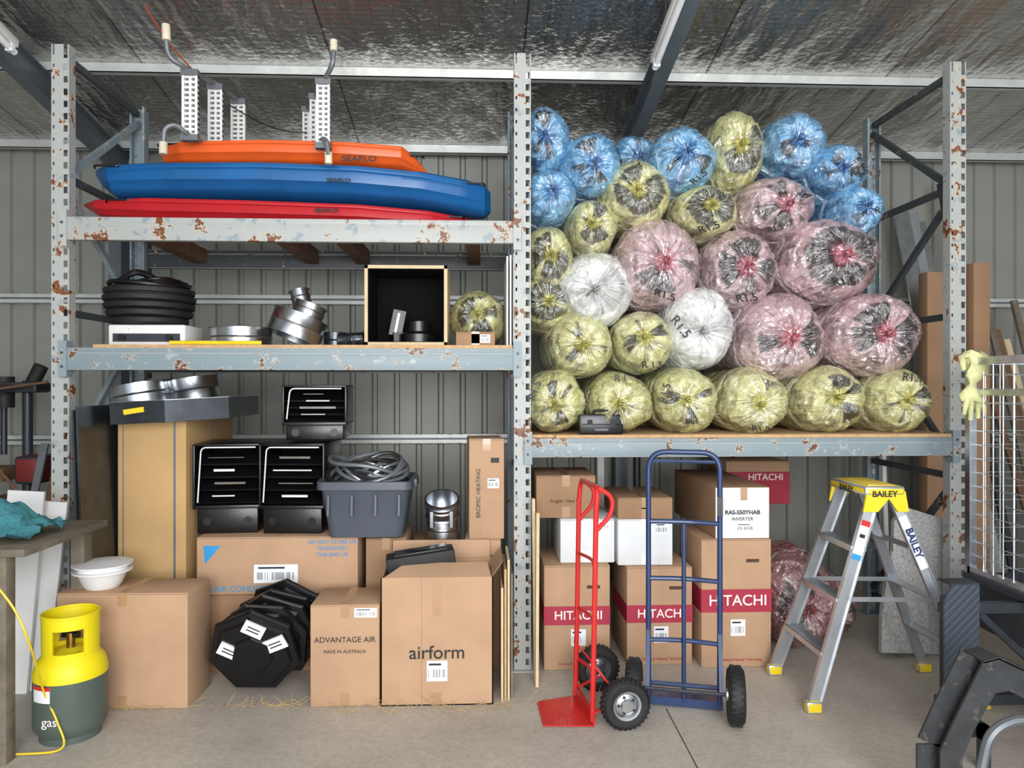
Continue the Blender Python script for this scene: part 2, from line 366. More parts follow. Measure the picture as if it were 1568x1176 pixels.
def channel(q,pxa,pxb,pa,pb,Y,w2=None):
    x0=X(pxa,Y);x1=X(pxb,Y);z1=Z(pxa,pa,Y);z0=Z(pxa,pb,Y)
    q.lohi((x0,Y,z0),(x0+.014,Y+.03,z1),WHP); q.lohi((x1-.014,Y,z0),(x1,Y+.03,z1),WHP); q.lohi((x0,Y+.026,z0),(x1,Y+.03,z1),GREYT)
    q.lohi(((x0+x1)/2-.007,Y+.01,z0),((x0+x1)/2+.007,Y+.03,z1),WHP)
    k=int((z1-z0)/.03)
    for i in range(k+1): z=z0+(z1-z0)*i/k; q.lohi((x0,Y+.008,z-.007),(x1,Y+.03,z+.007),WHP)
    q.box(((x0+x1)/2,Y+.015,z1-.01),(x1-x0+.01,.05,.035),GREYT); q.box(((x0+x1)/2,Y+.015,z0+.01),(x1-x0+.01,.05,.035),GREYT)
q=B()
channel(q,278,302,108,213,.02); channel(q,318,340,130,230,.38); channel(q,353,375,153,234,.75)
q.tube(fillet([W(254,60,-.05),W(257,88,-.05),W(288,106,.02),W(330,128,.4),W(364,152,.76)],.05),.015,GREYT)
q.tube(fillet([W(250,222,-.05),W(252,196,-.05),W(268,190,-.03),W(290,208,.02),W(330,228,.38),W(364,234,.76)],.04),.015,GREYT)
for a,c in (((254,38),(255,62)),((250,218),(250,236))): q.cyl(W(*a,-.05),W(*c,-.05),.024,CREAM,seg=14)
q.finish('padded_arm_rack')
q=B()
channel(q,484,505,122,225,.02); channel(q,474,492,145,228,.38); channel(q,463,480,165,234,.75)
q.tube(fillet([W(511,76,-.05),W(509,100,-.05),W(497,122,.02),W(484,146,.38),W(471,166,.76)],.05),.015,GREYT)
q.tube(fillet([W(503,238,-.07),W(500,215,-.07),W(494,212,.02),W(484,225,.38),W(471,234,.76)],.04),.015,GREYT)
for a,c in (((511,62),(511,78)),((503,234),(503,251))): q.cyl(W(*a,-.06),W(*c,-.06),.022,CREAM,seg=14)
q.tube([W(350+12*i,160+34*math.sin(i/10*3.14*.6)+i*1.0,.7) for i in range(11)],.004,BLK,seg=6)
q.finish('padded_arm_rack')

# ---------------------------------------------------------------- insulation bags
def bagmat(name,film,pale,deep,dark,centre,gloss=3.0):
    m,n,l,b=nodes(name)
    at=n.new('ShaderNodeAttribute'); at.attribute_name='sv'; rf=n.new('ShaderNodeAttribute'); rf.attribute_name='rf'
    tc=n.new('ShaderNodeTexCoord'); oi=n.new('ShaderNodeObjectInfo')
    def noi(sca,det,src,rough=.5,dist=0,typ=None):
        x=n.new('ShaderNodeTexNoise')
        if typ: x.noise_type=typ
        x.inputs['Scale'].default_value=sca; x.inputs['Detail'].default_value=det; x.inputs['Roughness'].default_value=rough; x.inputs['Distortion'].default_value=dist; l.new(src,x.inputs['Vector']); return x
    def math_(op,a,b_,c=None):
        x=n.new('ShaderNodeMath'); x.operation=op
        for i,v in enumerate((a,b_,c)):
            if v is None: continue
            if isinstance(v,(int,float)): x.inputs[i].default_value=v
            else: l.new(v,x.inputs[i])
        return x.outputs[0]
    def ramp(src,a,c,ca=(0,0,0,1),cb=(1,1,1,1)):
        r=n.new('ShaderNodeValToRGB'); r.color_ramp.elements[0].position=a; r.color_ramp.elements[1].position=c; r.color_ramp.elements[0].color=ca; r.color_ramp.elements[1].color=cb; l.new(src,r.inputs['Fac']); return r.outputs['Color']
    def mix(f,a,c):
        x=n.new('ShaderNodeMixRGB'); l.new(f,x.inputs['Fac'])
        for i,v in (('Color1',a),('Color2',c)):
            if isinstance(v,tuple): x.inputs[i].default_value=v
            else: l.new(v,x.inputs[i])
        return x.outputs['Color']
    obj=tc.outputs['Object']
    n1=noi(8,5,at.outputs['Vector'],.55)
    n2=noi(.9,2,at.outputs['Vector'],.4)
    nb=noi(6,5,obj,.65,.8)
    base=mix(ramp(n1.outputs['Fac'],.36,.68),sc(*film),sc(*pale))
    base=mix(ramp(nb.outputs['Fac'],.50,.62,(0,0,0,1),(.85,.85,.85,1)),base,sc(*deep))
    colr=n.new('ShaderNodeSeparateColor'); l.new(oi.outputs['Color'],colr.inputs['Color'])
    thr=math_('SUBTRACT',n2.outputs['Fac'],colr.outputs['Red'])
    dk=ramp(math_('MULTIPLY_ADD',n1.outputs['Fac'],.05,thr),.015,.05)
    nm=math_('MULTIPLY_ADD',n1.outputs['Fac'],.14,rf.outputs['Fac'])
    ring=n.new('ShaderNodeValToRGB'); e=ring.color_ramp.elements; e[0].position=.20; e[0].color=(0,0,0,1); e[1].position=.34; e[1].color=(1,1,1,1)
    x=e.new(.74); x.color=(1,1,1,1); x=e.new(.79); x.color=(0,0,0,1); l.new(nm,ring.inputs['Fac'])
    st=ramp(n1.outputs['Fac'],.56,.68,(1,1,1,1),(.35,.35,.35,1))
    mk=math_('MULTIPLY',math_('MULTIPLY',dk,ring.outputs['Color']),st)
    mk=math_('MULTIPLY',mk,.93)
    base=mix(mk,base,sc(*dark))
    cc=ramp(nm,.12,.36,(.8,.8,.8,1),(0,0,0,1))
    base=mix(cc,base,sc(*centre))
    l.new(base,b.inputs['Base Color']); b.inputs['Roughness'].default_value=.4; b.inputs['Specular IOR Level'].default_value=.3
    b.inputs['Coat Weight'].default_value=1; b.inputs['Coat Roughness'].default_value=.045; b.inputs['Coat IOR'].default_value=gloss
    def vor(scale):
        w=noi(5,2,obj); add=n.new('ShaderNodeVectorMath'); add.operation='MULTIPLY_ADD'; l.new(w.outputs['Color'],add.inputs[0]); add.inputs[1].default_value=(.12,.12,.12); l.new(obj,add.inputs[2])
        v=n.new('ShaderNodeTexVoronoi'); v.inputs['Scale'].default_value=scale; l.new(add.outputs[0],v.inputs['Vector']); return v.outputs['Distance']
    h=math_('MULTIPLY_ADD',n1.outputs['Fac'],1.3,math_('MULTIPLY_ADD',vor(10),.9,math_('MULTIPLY',vor(26),.36)))
    bp=n.new('ShaderNodeBump'); bp.inputs['Strength'].default_value=1; bp.inputs['Distance'].default_value=.046; l.new(h,bp.inputs['Height'])
    b2=n.new('ShaderNodeBump'); b2.inputs['Strength'].default_value=.45; b2.inputs['Distance'].default_value=.035; l.new(h,b2.inputs['Height'])
    l.new(b2.outputs['Normal'],b.inputs['Normal']); l.new(bp.outputs['Normal'],b.inputs['Coat Normal'])
    return m
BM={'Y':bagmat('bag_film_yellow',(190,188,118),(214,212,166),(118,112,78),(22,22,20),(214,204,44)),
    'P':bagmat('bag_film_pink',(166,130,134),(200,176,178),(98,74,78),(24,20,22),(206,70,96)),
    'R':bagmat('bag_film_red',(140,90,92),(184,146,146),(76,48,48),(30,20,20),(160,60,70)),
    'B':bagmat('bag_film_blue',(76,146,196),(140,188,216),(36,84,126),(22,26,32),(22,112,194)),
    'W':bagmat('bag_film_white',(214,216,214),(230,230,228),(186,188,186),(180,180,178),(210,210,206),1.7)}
def bag(px,py,rx,ry,col,Y,L=.98,yaw=0,pitch=0,txt=None,name=None,base=None,seed=[0],dk=.5):
    seed[0]+=1; sd=seed[0]*3.7
    c=W(px,py,Y); t=(Y+D)/F; RX=rx*t*1.02; RZ=ry*t*1.02
    if base is not None: c.z=base+RZ*.97
    prof=[(.012,-.06),(.05,-.08),(.08,-.07),(.05,-.045),(.03,-.012),(.045,.0),(.08,-.004),(.13,-.012),(.19,-.02),(.26,-.03),(.33,-.038),(.40,-.042),(.48,-.042),(.56,-.036),(.64,-.024),(.71,-.008),(.78,.012),(.84,.034),(.89,.058),(.935,.088),(.97,.122),(.99,.16),(1.0,.2),(1.01,.26),(1.01,.33),(1,.42),(1.01,.5),(1,.58),(1,.66),(.99,.76),(.95,.86),(.8,.93),(.5,.97),(.1,.98)]
    n=144; bm=bmesh.new(); vs=[]; meta=[]
    kx=random.uniform(-.16,.16); kz=random.uniform(-.1,.16); nf=random.uniform(.8,1.2)
    for rf,y in prof:
        ring=[]
        yy=y if y<.2 else .2+(y-.2)*(L-.2)/.78
        for j in range(n):
            a=2*math.pi*j/n; ca,sa=math.cos(a),math.sin(a)
            tw=a+.5*rf*noise.noise(Vector((ca*2,sa*2,sd+rf)))
            ct,st_=math.cos(tw),math.sin(tw)
            p1=noise.noise(Vector((ct*4*nf,st_*4*nf,sd+rf*.6))); p2=noise.noise(Vector((ct*12,st_*12,sd+9+rf*1.2)))
            p2=.25-abs(p2)*1.6
            win=max(0,min(1,(rf-.03)/.1))*max(0,1-rf/1.05)**.7 if y<.2 else 0
            dy=(p1*.05-p2*.028)*win*1.6
            if rf<.1 and y<0: dy+=p2*.05
            rr=rf*(1+.10*noise.noise(Vector((ca*1.3,sa*1.3,yy*2.5+sd)))+.035*noise.noise(Vector((ca*4,sa*4,yy*7+sd)))+(.5*p1 if rf<.09 else 0))
            if .6<rf: rr*=1+.03*p2*(1 if y<.2 else .4)
            off=max(0,1-rf)
            ring.append(bm.verts.new((ca*rr*RX+kx*off*RX, yy+dy, sa*rr*RZ+kz*off*RZ))); meta.append((rf if y<.16 else 1.2,Vector((ct*1.0,st_*1.0,(rf*.35 if y<.2 else .35+yy*2.0)+sd))))
        vs.append(ring)
    for a,bq in zip(vs,vs[1:]):
        for j in range(n): bm.faces.new((a[j],bq[j],bq[(j+1)%n],a[(j+1)%n]))
    bm.faces.new(vs[0]); bm.faces.new(list(reversed(vs[-1])))
    bmesh.ops.recalc_face_normals(bm,faces=bm.faces)
    me=bpy.data.meshes.new('insulation_bag'); bm.to_mesh(me); bm.free()
    a=me.attributes.new('rf','FLOAT','POINT'); s=me.attributes.new('sv','FLOAT_VECTOR','POINT')
    for i,(r_,v_) in enumerate(meta): a.data[i].value=r_; s.data[i].vector=v_
    me.materials.append(BM[col]); 
    for p in me.polygons: p.use_smooth=True
    ob=bpy.data.objects.new(name or 'insulation_bag',me); bpy.context.collection.objects.link(ob)
    ob.location=c; ob.rotation_euler=(pitch,0,yaw); ob.color=(dk,0,0,1)
    if txt:
        cu=bpy.data.curves.new('bag_print','FONT'); cu.body=txt[0]; cu.size=txt[3]*t*.8; cu.align_x='CENTER'; cu.align_y='CENTER'; cu.extrude=.001; cu.offset=.0006; cu.materials.append(INK)
        to=bpy.data.objects.new('bag_print',cu); bpy.context.collection.objects.link(to); to.parent=ob
        ux,uz=txt[1],txt[2]; rr=math.hypot(ux,uz)
        yy=-.05 if rr<.6 else (-.03 if rr<.76 else .0)
        to.location=(ux*RX,yy-.02,uz*RZ); to.rotation_euler=(math.radians(90)-(.5 if uz<-.5 else 0)*1.0,txt[4] if len(txt)>4 else 0,0)
    return ob
rows=[
 (853,612,47,51,'Y',.0,('R1.5',-.72,.35,22,-1.2),.58),(955,615,53,49,'Y',.0,('R 1',-.1,.78,18),.64),(1057,609,53,54,'Y',.0,('R1.5',-.75,.2,22,-1.3),.48),(1163,611,57,52,'Y',.0,('R1.5',0,-.78,20),.55),(1281,610,59,53,'Y',.0,('R 2.5',.0,.5,16),.52),(1390,612,52,51,'Y',.0,('R1.5',0,.72,22,.1),.6),
 (893,527,52,51,'Y',.04,None,.5),(991,522,49,50,'Y',.04,('R 1.5',.1,-.74,20),.54),(1080,502,57,66,'W',.05,('R1.5',-.72,.0,26,.9),.5),(1206,514,71,70,'P',.03,None,.5),(1352,511,77,67,'P',.03,None,.48),
 (918,438,60,59,'W',.07,None,.5),(1015,401,69,72,'P',.07,('R1.5',0,-.72,24,.3),.5),(1142,409,60,63,'P',.08,('R1.5',0,-.76,24,-.1),.38),(1284,396,81,69,'P',.06,('R1.5',.0,-.55,26),.46),(843,392,40,54,'Y',.12,None,.46),(838,460,46,44,'Y',.16,None,.42),
 (911,342,41,44,'Y',.12,None,.46),(981,292,55,53,'Y',.1,('R 1.5',-.68,-.1,16,1.3),.36),(1087,319,51,43,'Y',.12,('R1.5',-.1,-.74,24,-.3),.36),(1198,313,63,51,'P',.1,('R1.5',-.2,-.74,18,-.2),.5),(1322,318,45,40,'B',.14,('R',.3,-.2,18),.54),
 (842,297,47,43,'B',.13,None,.55),(908,246,49,52,'B',.13,('R1.5',-.3,-.5,20,.9),.52),(1050,240,56,53,'B',.14,('R1.5',.3,-.65,20,-.7),.52),(1137,222,45,64,'Y',.16,None,.5),(1228,215,52,51,'B',.14,('R',.0,-.2,18),.54),(1294,255,46,43,'B',.13,('R1.5',.3,-.3,20,-.2),.52),
 (838,206,40,55,'B',.18,None,.5),(975,238,40,38,'B',.45,None,.55)]
for k,(px,py,rx,ry,c,Y,tx,dk) in enumerate(rows):
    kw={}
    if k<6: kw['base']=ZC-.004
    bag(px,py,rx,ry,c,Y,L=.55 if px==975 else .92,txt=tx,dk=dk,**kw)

# ---------------------------------------------------------------- shelf B objects
q=B(); x=X(241,.3); 
q.box((x,.3,ZB+.065),(.46,.3,.13),WHP,bev=.012); q.box((x,.148,ZB+.05),(.40,.006,.05),STEEL)
for a in (-.14,.14): q.cyl((x+a,.12,ZB+.05),(x+a,.15,ZB+.05),.02,BLK,seg=14)
for a in (-.2,.2):
    for b_ in (.2,.4): q.cyl((x+a,b_,ZB),(x+a,b_,ZB+.01),.015,BLK,seg=8)
q.finish('camp_stove')
q=B(); x=X(230,.35); zc_=ZB+.131; mt=Matrix.Translation((x,.35,0))
prof=[(.01,zc_),(.19,zc_)]
for i in range(5):
    z=zc_+.012+i*.046; r_=(.225,.25,.262,.268,.262)[i]
    prof+=[(r_-.012,z),(r_,z+.006),(r_+.004,z+.03),(r_,z+.036),(r_-.02,z+.040)]
prof+=[(.22,zc_+.25),(.12,zc_+.27),(.01,zc_+.272)]
q.lathe(prof,BLKM,seg=48,mat=mt)
for i in range(4):
    r_=.235-.035*i; z=zc_+.255+i*.009
    q.tube([(x+.012*i+r_*math.cos(t),.35+r_*math.sin(t),z+.01*math.sin(2*t+i)) for t in [2*math.pi*j/36 for j in range(36)]],.014,BLK,closed=True)
q.tube(fillet([(x-.12,.2,zc_+.27),(x-.03,.2,zc_+.33),(x+.02,.25,zc_+.32),(x+.08,.3,zc_+.28)],.05),.02,BLK)
q.finish('black_hose_coil')
def ring(q,c,r,h,m,t=.003,mat=None,flange=True,seg=40):
    mat=mat or Matrix.Translation(c)
    prof=[(r,0),(r,h*.45),(r+.005,h*.5),(r,h*.55),(r,h)]+([(r+.008,h)] if flange else [])+[(r-t,h),(r-t,0)]
    q.lathe(prof,m,seg=seg,mat=mat,close=True)
q=B(); ring(q,(X(370,.3),.3,ZB),.185,.12,GALV); q.finish('galvanised_duct_ring')
q=B(); mt=Matrix.Translation((X(448,.28),.28,ZB+.055))@Matrix.Rotation(math.radians(20),4,'Y')@Matrix.Rotation(math.radians(-8),4,'X')
ring(q,None,.17,.15,GALV,mat=mt)
q.lathe([(.17,.15),(.08,.16)],GALV,mat=mt); 
ring(q,None,.10,.08,GALV,mat=mt@Matrix.Translation((.03,0,.16))); ring(q,None,.06,.09,GALV,mat=mt@Matrix.Translation((-.03,.02,.23))@Matrix.Rotation(-.6,4,'Y'))
q.finish('duct_reducer')
q=B(); ring(q,None,.07,.1,DGALV,mat=Matrix.Translation((X(513,.4),.4,ZB))); ring(q,None,.045,.16,DGALV,mat=Matrix.Translation((X(528,.3),.36,ZB+.05))@Matrix.Rotation(1.5,4,'Y')@Matrix.Translation((0,0,-.05))); q.finish('duct_collar')
q=B(); 
for px in (535,548): 
    x=X(px,.1); q.tube([(x-.02,.1,ZB+.004),(x-.02,.1,ZB+.05),(x+.02,.1,ZB+.05),(x+.02,.1,ZB+.004)],.004,STEEL,seg=6)
q.finish('wire_bracket')
q=B(); x0,x1=X(558,.03),X(685,.03); z0=ZB; z1=Z(620,406,.03); t=.02
q.lohi((x0,.03,z0),(x0+t,.45,z1),TIMB); q.lohi((x1-t,.03,z0),(x1,.45,z1),TIMB); q.lohi((x0,.03,z1-t),(x1,.45,z1),TIMB); q.lohi((x0,.03,z0),(x1,.45,z0+t),TIMB)
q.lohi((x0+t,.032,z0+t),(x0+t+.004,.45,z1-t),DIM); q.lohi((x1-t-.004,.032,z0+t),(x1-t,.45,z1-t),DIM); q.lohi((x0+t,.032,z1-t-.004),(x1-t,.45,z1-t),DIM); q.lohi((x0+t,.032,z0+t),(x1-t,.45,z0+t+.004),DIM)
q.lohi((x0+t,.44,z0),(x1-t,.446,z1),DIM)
xm=(x0+x1)/2
q.lathe([(.12,0),(.12,.05),(.08,.07),(.08,.13),(.075,.13),(.075,.07),(.11,.05),(.11,0)],BLK,mat=Matrix.Translation((xm+.06,.2,z0+t+.004)),close=True)
q.box((xm-.07,.22,z0+.15),(.08,.03,.16),BLK,rot=(0,.2,0)); q.box((xm-.07,.2,z0+.15),(.012,.02,.12),GALV,rot=(0,.2,0)); q.box((xm-.02,.25,z0+.06),(.18,.12,.06),BLK,rot=(0,0,.3))
q.finish('speaker_box_shell')
bag(731,484,43,46,'Y',.22,L=.6,base=ZB,dk=.42)
carton('small_carton',698,758,508,.02,base=ZB,depth=.13,m=CARD2,labels=((.75,.5,.06,.05),))
q=B()
for i,px in enumerate((777,782,787)):
    x=X(px,.02); q.lohi((x-.005,.03,ZB),(x+.005,.6,Z(px,392-i*2,.02)),WHP)
q.finish('white_shelf_panel')
q=B(); q.tube([(X(260+i*14,.0),-.0+.01*math.sin(i*1.3),ZB+.012) for i in range(11)],.012,YEL,seg=8); q.finish('yellow_spirit_level')

# ---------------------------------------------------------------- left floor zone
zt=carton('tall_carton',180,285,645,.12,depth=.85,m=CARD3,tape=False,extra=lambda b,x0,x1,Y,z0,z1:(b.lohi((x1-.075,Y-.002,0),(x1-.062,Y+.0,z1+.001),GREYT),b.lohi((x0+.03,Y-.002,0),(x0+.036,Y,z1),GREYT),b.lohi((x1,Y+.4,0),(x1+.002,Y+.41,z1),GREYT)))
q=B(); x0,x1=X(172,.0),X(356,.2); zz=zt
pts=[(x0,-.02),(x1-.30,-.06),(x1,.14),(x1,.75),(x0+.02,.75)]
for (a,b_) in zip(pts,pts[1:]+pts[:1]): 
    A=Vector((a[0],a[1],zz+.065)); C=Vector((b_[0],b_[1],zz+.065)); q.bar(A,C,.004,.13,DGALV); q.bar(A+Vector((0,0,.065)),C+Vector((0,0,.065)),.025,.004,GALV)
q.prism([(p[0],p[1],zz+.004) for p in pts],(0,0,.004),DGALV); q.prism([(p[0],p[1],zz+.10) for p in pts],(0,0,.004),DGALV)
for (x,y,r_,h_) in ((X(232,.3),.2,.17,.13),(X(306,.35),.30,.15,.15)): 
    ring(q,None,r_,h_,GALV,mat=Matrix.Translation((x,y,zz+.108))@Matrix.Rotation(-.12,4,'Y'))
q.box((X(212,.0),-.052,zz+.075),(.12,.004,.03),YEL,rot=(0,-.1,-.05))
q.finish('duct_plenum_box',rot=(0,-.05,0))
q=B(); q.bar((X(168,.05)+.02,.12,0),(X(160,.05),.12,1.6),.012,.75,DGALV,up=(0,1,0)); q.bar((X(168,.05)-.005,.1,0),(X(160,.05)-.025,.1,1.58),.01,.7,STEEL,up=(0,1,0)); q.finish('leaning_sheet_panel')

ztop=carton('large_carton',86,290,908,-.43,depth=.30,rz=-.03,m=CARD)
q=B(); c=Vector((X(160,-.28),-.30,ztop+.001))
q.lathe([(.01,0),(.085,0),(.1,.02),(.125,.085),(.15,.088),(.15,.096),(.13,.10),(.128,.10),(.11,.105),(.01,.108)],WHP,mat=Matrix.Translation(c)); 
q.lathe([(.128,.1),(.13,.118),(.15,.122),(.152,.13),(.06,.14),(.01,.142)],WHITE,mat=Matrix.Translation(c)); q.box(c+Vector((-.09,-.1,.12)),(.03,.05,.012),GREYT,rot=(0,0,.7)); q.finish('plastic_tub_with_lid')
zl=carton('long_carton',312,548,908,.06,depth=.55,m=CARD2)
zl2=carton('air_conditioner_carton',301,548,822,.03,base=zl+.001,depth=.55,m=CARD,tape=False,labels=((.49,.36,.26,.11),),
  texts=(('FDYAN50AV1',.49,.47,.045,INK),('DAIKIN AIR CONDITIONER',.24,.1,.05,BLUEP),('DO NOT STORE OR',.84,.9,.032,BLUEP),('TRANSPORT',.84,.79,.032,BLUEP),('THIS END UP',.84,.68,.032,BLUEP)),
  extra=lambda b,x0,x1,Y,z0,z1:b.prism([(x0+.04,Y-.002,z1-.05),(x0+.14,Y-.002,z1-.05),(x0+.05,Y-.002,z1-.16)],(0,.001,0),BLUEP))
def ventbox(name,pl,pr,pt,base,Y,rz=0,depth=.42):
    q=B(); x0,x1=X(pl,Y),X(pr,Y); z1=Z((pl+pr)/2,pt,Y); h=z1-base; w=x1-x0; t=.012
    hf=base+h*.30
    q.lohi((x0+.02,Y+.02,base),(x1-.02,Y+depth,hf),BLK,bev=.01)
    q.lohi((x0,Y,hf-.01),(x0+t,Y+depth,z1),BLK,bev=.003); q.lohi((x1-t,Y,hf-.01),(x1,Y+depth,z1),BLK,bev=.003); q.lohi((x0,Y,z1-t),(x1,Y+depth,z1),BLK,bev=.003); q.lohi((x0,Y,hf-.01),(x1,Y+depth,hf+.01),BLK,bev=.003)
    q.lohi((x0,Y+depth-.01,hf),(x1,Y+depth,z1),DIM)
    q.tube(fillet([(x0+.03,Y-.004,hf+.03),(x0+.05,Y-.004,z1-.02),(x1-.03,Y-.004,z1-.02)],.03),.0045,WHP,seg=6)  # white line modelled as the bright reflection along left and top edges
    k=4
    for i in range(k):
        z=hf+.03+(z1-hf-.07)*(i+.2)/k
        q.box(((x0+x1)/2,Y+.07,z),(w-.03,.10,.012),BLK,rot=(.5,0,0))
        q.box(((x0+x1)/2+random.uniform(-.03,.03),Y+.02,z+(.02)),(w*random.uniform(.3,.62),.006,random.choice((.004,.007,.014))),GALV if i%2 else WHP,rot=(.3,0,0))  # pale strips stand in for reflections on the black louvres
    for a in (.2,.8): q.cyl((x0+w*a,Y+.015,base+h*.14),(x0+w*a,Y+.03,base+h*.14),.025,BLK,seg=12)
    return q.finish(name,rz=rz)
ventbox('black_vent_box',292,394,680,zl2+.001,.12,rz=.08); ventbox('black_vent_box',398,500,680,zl2+.001,.09,rz=-.06)
ventbox('black_vent_box',430,528,590,Z(340,680,.12)+.016,.18,rz=.05,depth=.34)
carton('brown_carton',560,622,824,.06,depth=.45,m=CARD2)
q=B(); Y=-.10; x0,x1=X(484,Y),X(628,Y); z0=zl2+.002; z1=Z(560,738,Y); h=z1-z0; cx=(x0+x1)/2; w=x1-x0
def rr(w,d,z,cy=.25,r=.05,n=4):
    pts=[]
    for sx,sy,a0 in ((1,1,0),(-1,1,90),(-1,-1,180),(1,-1,270)):
        for i in range(n+1):
            a=math.radians(a0+90*i/n); pts.append(Vector((cx+sx*(w/2-r)+r*math.cos(a),Y+cy+sy*(d/2-r)+r*math.sin(a),z)))
    return pts
q.rings([rr(w*.8,.34,z0),rr(w*.95,.42,z1-.06),rr(w*.96,.43,z1-.05),rr(w*1.03,.48,z1-.05),rr(w*1.03,.48,z1-.004),rr(w*1.0,.46,z1),rr(w*.94,.42,z1-.005),rr(w*.78,.32,z0+.01)],GRYP)
for a in (-.42,-.14,.14,.42): q.box((cx+a*w*.9,Y+.02,z1-.14),(.012,.02,.12),GRYP,rot=(-.12,0,0))
for sx in (-1,1): q.box((cx+sx*w*.52,Y+.25,z1-.03),(.03,.16,.05),GRYP,bev=.008)
for i in range(13):
    r_=random.uniform(.13,.2); ox=random.uniform(-.03,.05); tl=random.uniform(-.3,.35); ph=random.uniform(-.1,.45)
    mt=Matrix.Translation((cx+ox,Y+.25,z1-.0+i*.006))@Matrix.Rotation(tl,4,'Y')@Matrix.Rotation(ph,4,'X')
    q.tube([mt@Vector((r_*1.25*math.cos(t),min(.19,r_*.9)*math.sin(t),.012*math.sin(3*t+i))) for t in [2*math.pi*j/36 for j in range(36)]],.0125,(GREYT,BLKM,GREYT,GALV)[i%4],closed=True,seg=8)
q.finish('storage_tub_of_hoses')
# leaning stack of thin black moulded duct covers
q=B()
g=G(398,1080); cx_=g.x; Y0=g.y
def shell(cx_,cz_,r,y,tw,dep,rot,n_=8,tilt=16,sx=1):
    prof=[(.0,0),(r*.42,0),(r*.46,.012),(r*.80,.014),(r*.84,.03),(r*.97,.034),(r,.045),(r,dep),(r*.9,dep)]
    mt=Matrix.Translation((cx_,y,cz_))@Matrix.Rotation(rot,4,'Z')@Matrix.Rotation(math.radians(-90+tilt),4,'X')@Matrix.Rotation(tw,4,'Z')@Matrix.Diagonal((sx,1,1,1))
    q.lathe([(max(.005,a),b_) for a,b_ in prof],BLK,seg=n_,mat=mt); return mt
mA=shell(cx_-.05,.255,.255,Y0+.02,.25,.065,.0,7)
shell(cx_-.02,.275,.262,Y0+.075,.5,.06,.08,8); mB=shell(cx_+.02,.30,.265,Y0+.13,.1,.06,-.05,7); shell(cx_+.04,.315,.262,Y0+.185,.7,.06,.06,8)
mC=shell(cx_+.07,.38,.235,Y0+.235,.3,.06,-.12,7); shell(cx_+.11,.33,.235,Y0+.29,.9,.06,-.2,8)
for (u,v,rt) in ((.02,.16,.5),(.13,.07,-.4),(-.12,.03,.5)):
    mm=mA@Matrix.Rotation(-.25,4,'Z')@Matrix.Translation((u,-v,.012))@Matrix.Rotation(rt,4,'Z')
    vv=bmesh.ops.create_cube(q.bm,size=1,matrix=mm@Matrix.Translation((0,0,-.004))@Matrix.Diagonal((.115,.075,.012,1)))['verts']; q.setm(vv,WHITE)
    for k in range(2):
        vv=bmesh.ops.create_cube(q.bm,size=1,matrix=mm@Matrix.Translation((0,-.01+k*.02,-.0105))@Matrix.Diagonal((.07,.006,.003,1)))['verts']; q.setm(vv,INK)
q.finish('black_duct_boots',ang=20)
carton('vent_grille_carton',475,581,926,G(528,1082).y,depth=.34,m=CARD,labels=((.8,.92,.12,.05),),texts=(('ADVANTAGE AIR',.5,.655,.042,INK),('MADE IN AUSTRALIA',.5,.54,.024,INK)))
ya=G(670,1080).y
zair=carton('open_carton',583,755,884,ya,depth=.45,m=CARD,flap=True,labels=((.5,.27,.11,.11),),texts=(('airform',.5,.41,.10,INK),))
q=B(); q.box((X(643,ya+.15),ya+.2,zair+.05),(.38,.16,.09),BLKM,rot=(0,-.12,.12),bev=.01); q.box((X(643,ya+.15),ya+.2,zair+.10),(.3,.12,.015),BLK,rot=(0,-.12,.12),bev=.004); q.finish('black_duct_flange')
zb0=carton('brown_carton',628,700,838,.06,depth=.45,m=CARD2)
# shiny spigot standing on end with a tilted collar on top
q=B(); x=X(676,.1)
ring(q,None,.098,.17,GALV,mat=Matrix.Translation((x,.2,zb0+.002)))
mt=Matrix.Translation((x,.2,zb0+.172))@Matrix.Rotation(math.radians(24),4,'X')
ring(q,None,.10,.12,GALV,mat=mt); q.lathe([(.102,.0),(.108,.006),(.102,.012)],GALV,mat=mt)
q.box((x-.06,.095,zb0+.16),(.018,.006,.10),ALU,rot=(.1,0,0)); q.box((x+.06,.098,zb0+.16),(.018,.006,.10),ALU,rot=(.1,0,0))
q.tube([mt@Vector((.105*math.cos(t),.105*math.sin(t),.09)) for t in [2*math.pi*j/30 for j in range(30)]],.005,GALV,closed=True)
q.finish('galvanised_duct_spigot',ang=15)
zc0=carton('brown_carton',702,768,852,.04,depth=.4,m=CARD2)
zc1=carton('brown_carton',712,767,826,.06,base=zc0+.001,depth=.35,m=CARD)
carton('heater_carton',716,770,672,.06,base=zc1+.001,depth=.3,rz=.06,m=CARD,extra=lambda b,x0,x1,Y,z0,z1:(b.box(((x0+x1)/2+.05,Y-.001,z0+.48),(.05,.002,.03),INK),label(b,(x0+x1)/2+.04,Y-.001,z0+.34,.07,.06)))
t_=bpy.data.objects['heater_carton']; text(t_,'BROMIC HEATING',(t_.location.x-.05,.057,t_.location.z+.28),.036,INK,rot=(math.pi/2,-math.pi/2,0))
q=B()
for i,(px,pt) in enumerate(((769,900),(774,872),(779,858),(784,880))):
    x=X(px,-.42); q.lohi((x-.006,-.43+.01*i,0),(x+.006,-.06,Z(px,pt,-.42)),(TIMB,PLY,TIMB,OLDW)[i])
q.finish('plywood_sheets')
q=B(); g=G(824,1062); q.bar((g.x+.0,g.y+.1,0.002),(g.x+.01,g.y+.16,.98),.05,.018,TIMB,up=(1,0,0)); q.bar((g.x+.0,g.y+.2,0.002),(g.x-.01,g.y+.24,1.05),.06,.018,TIMB,up=(1,0,0)); q.finish('timber_plank')
q=B()
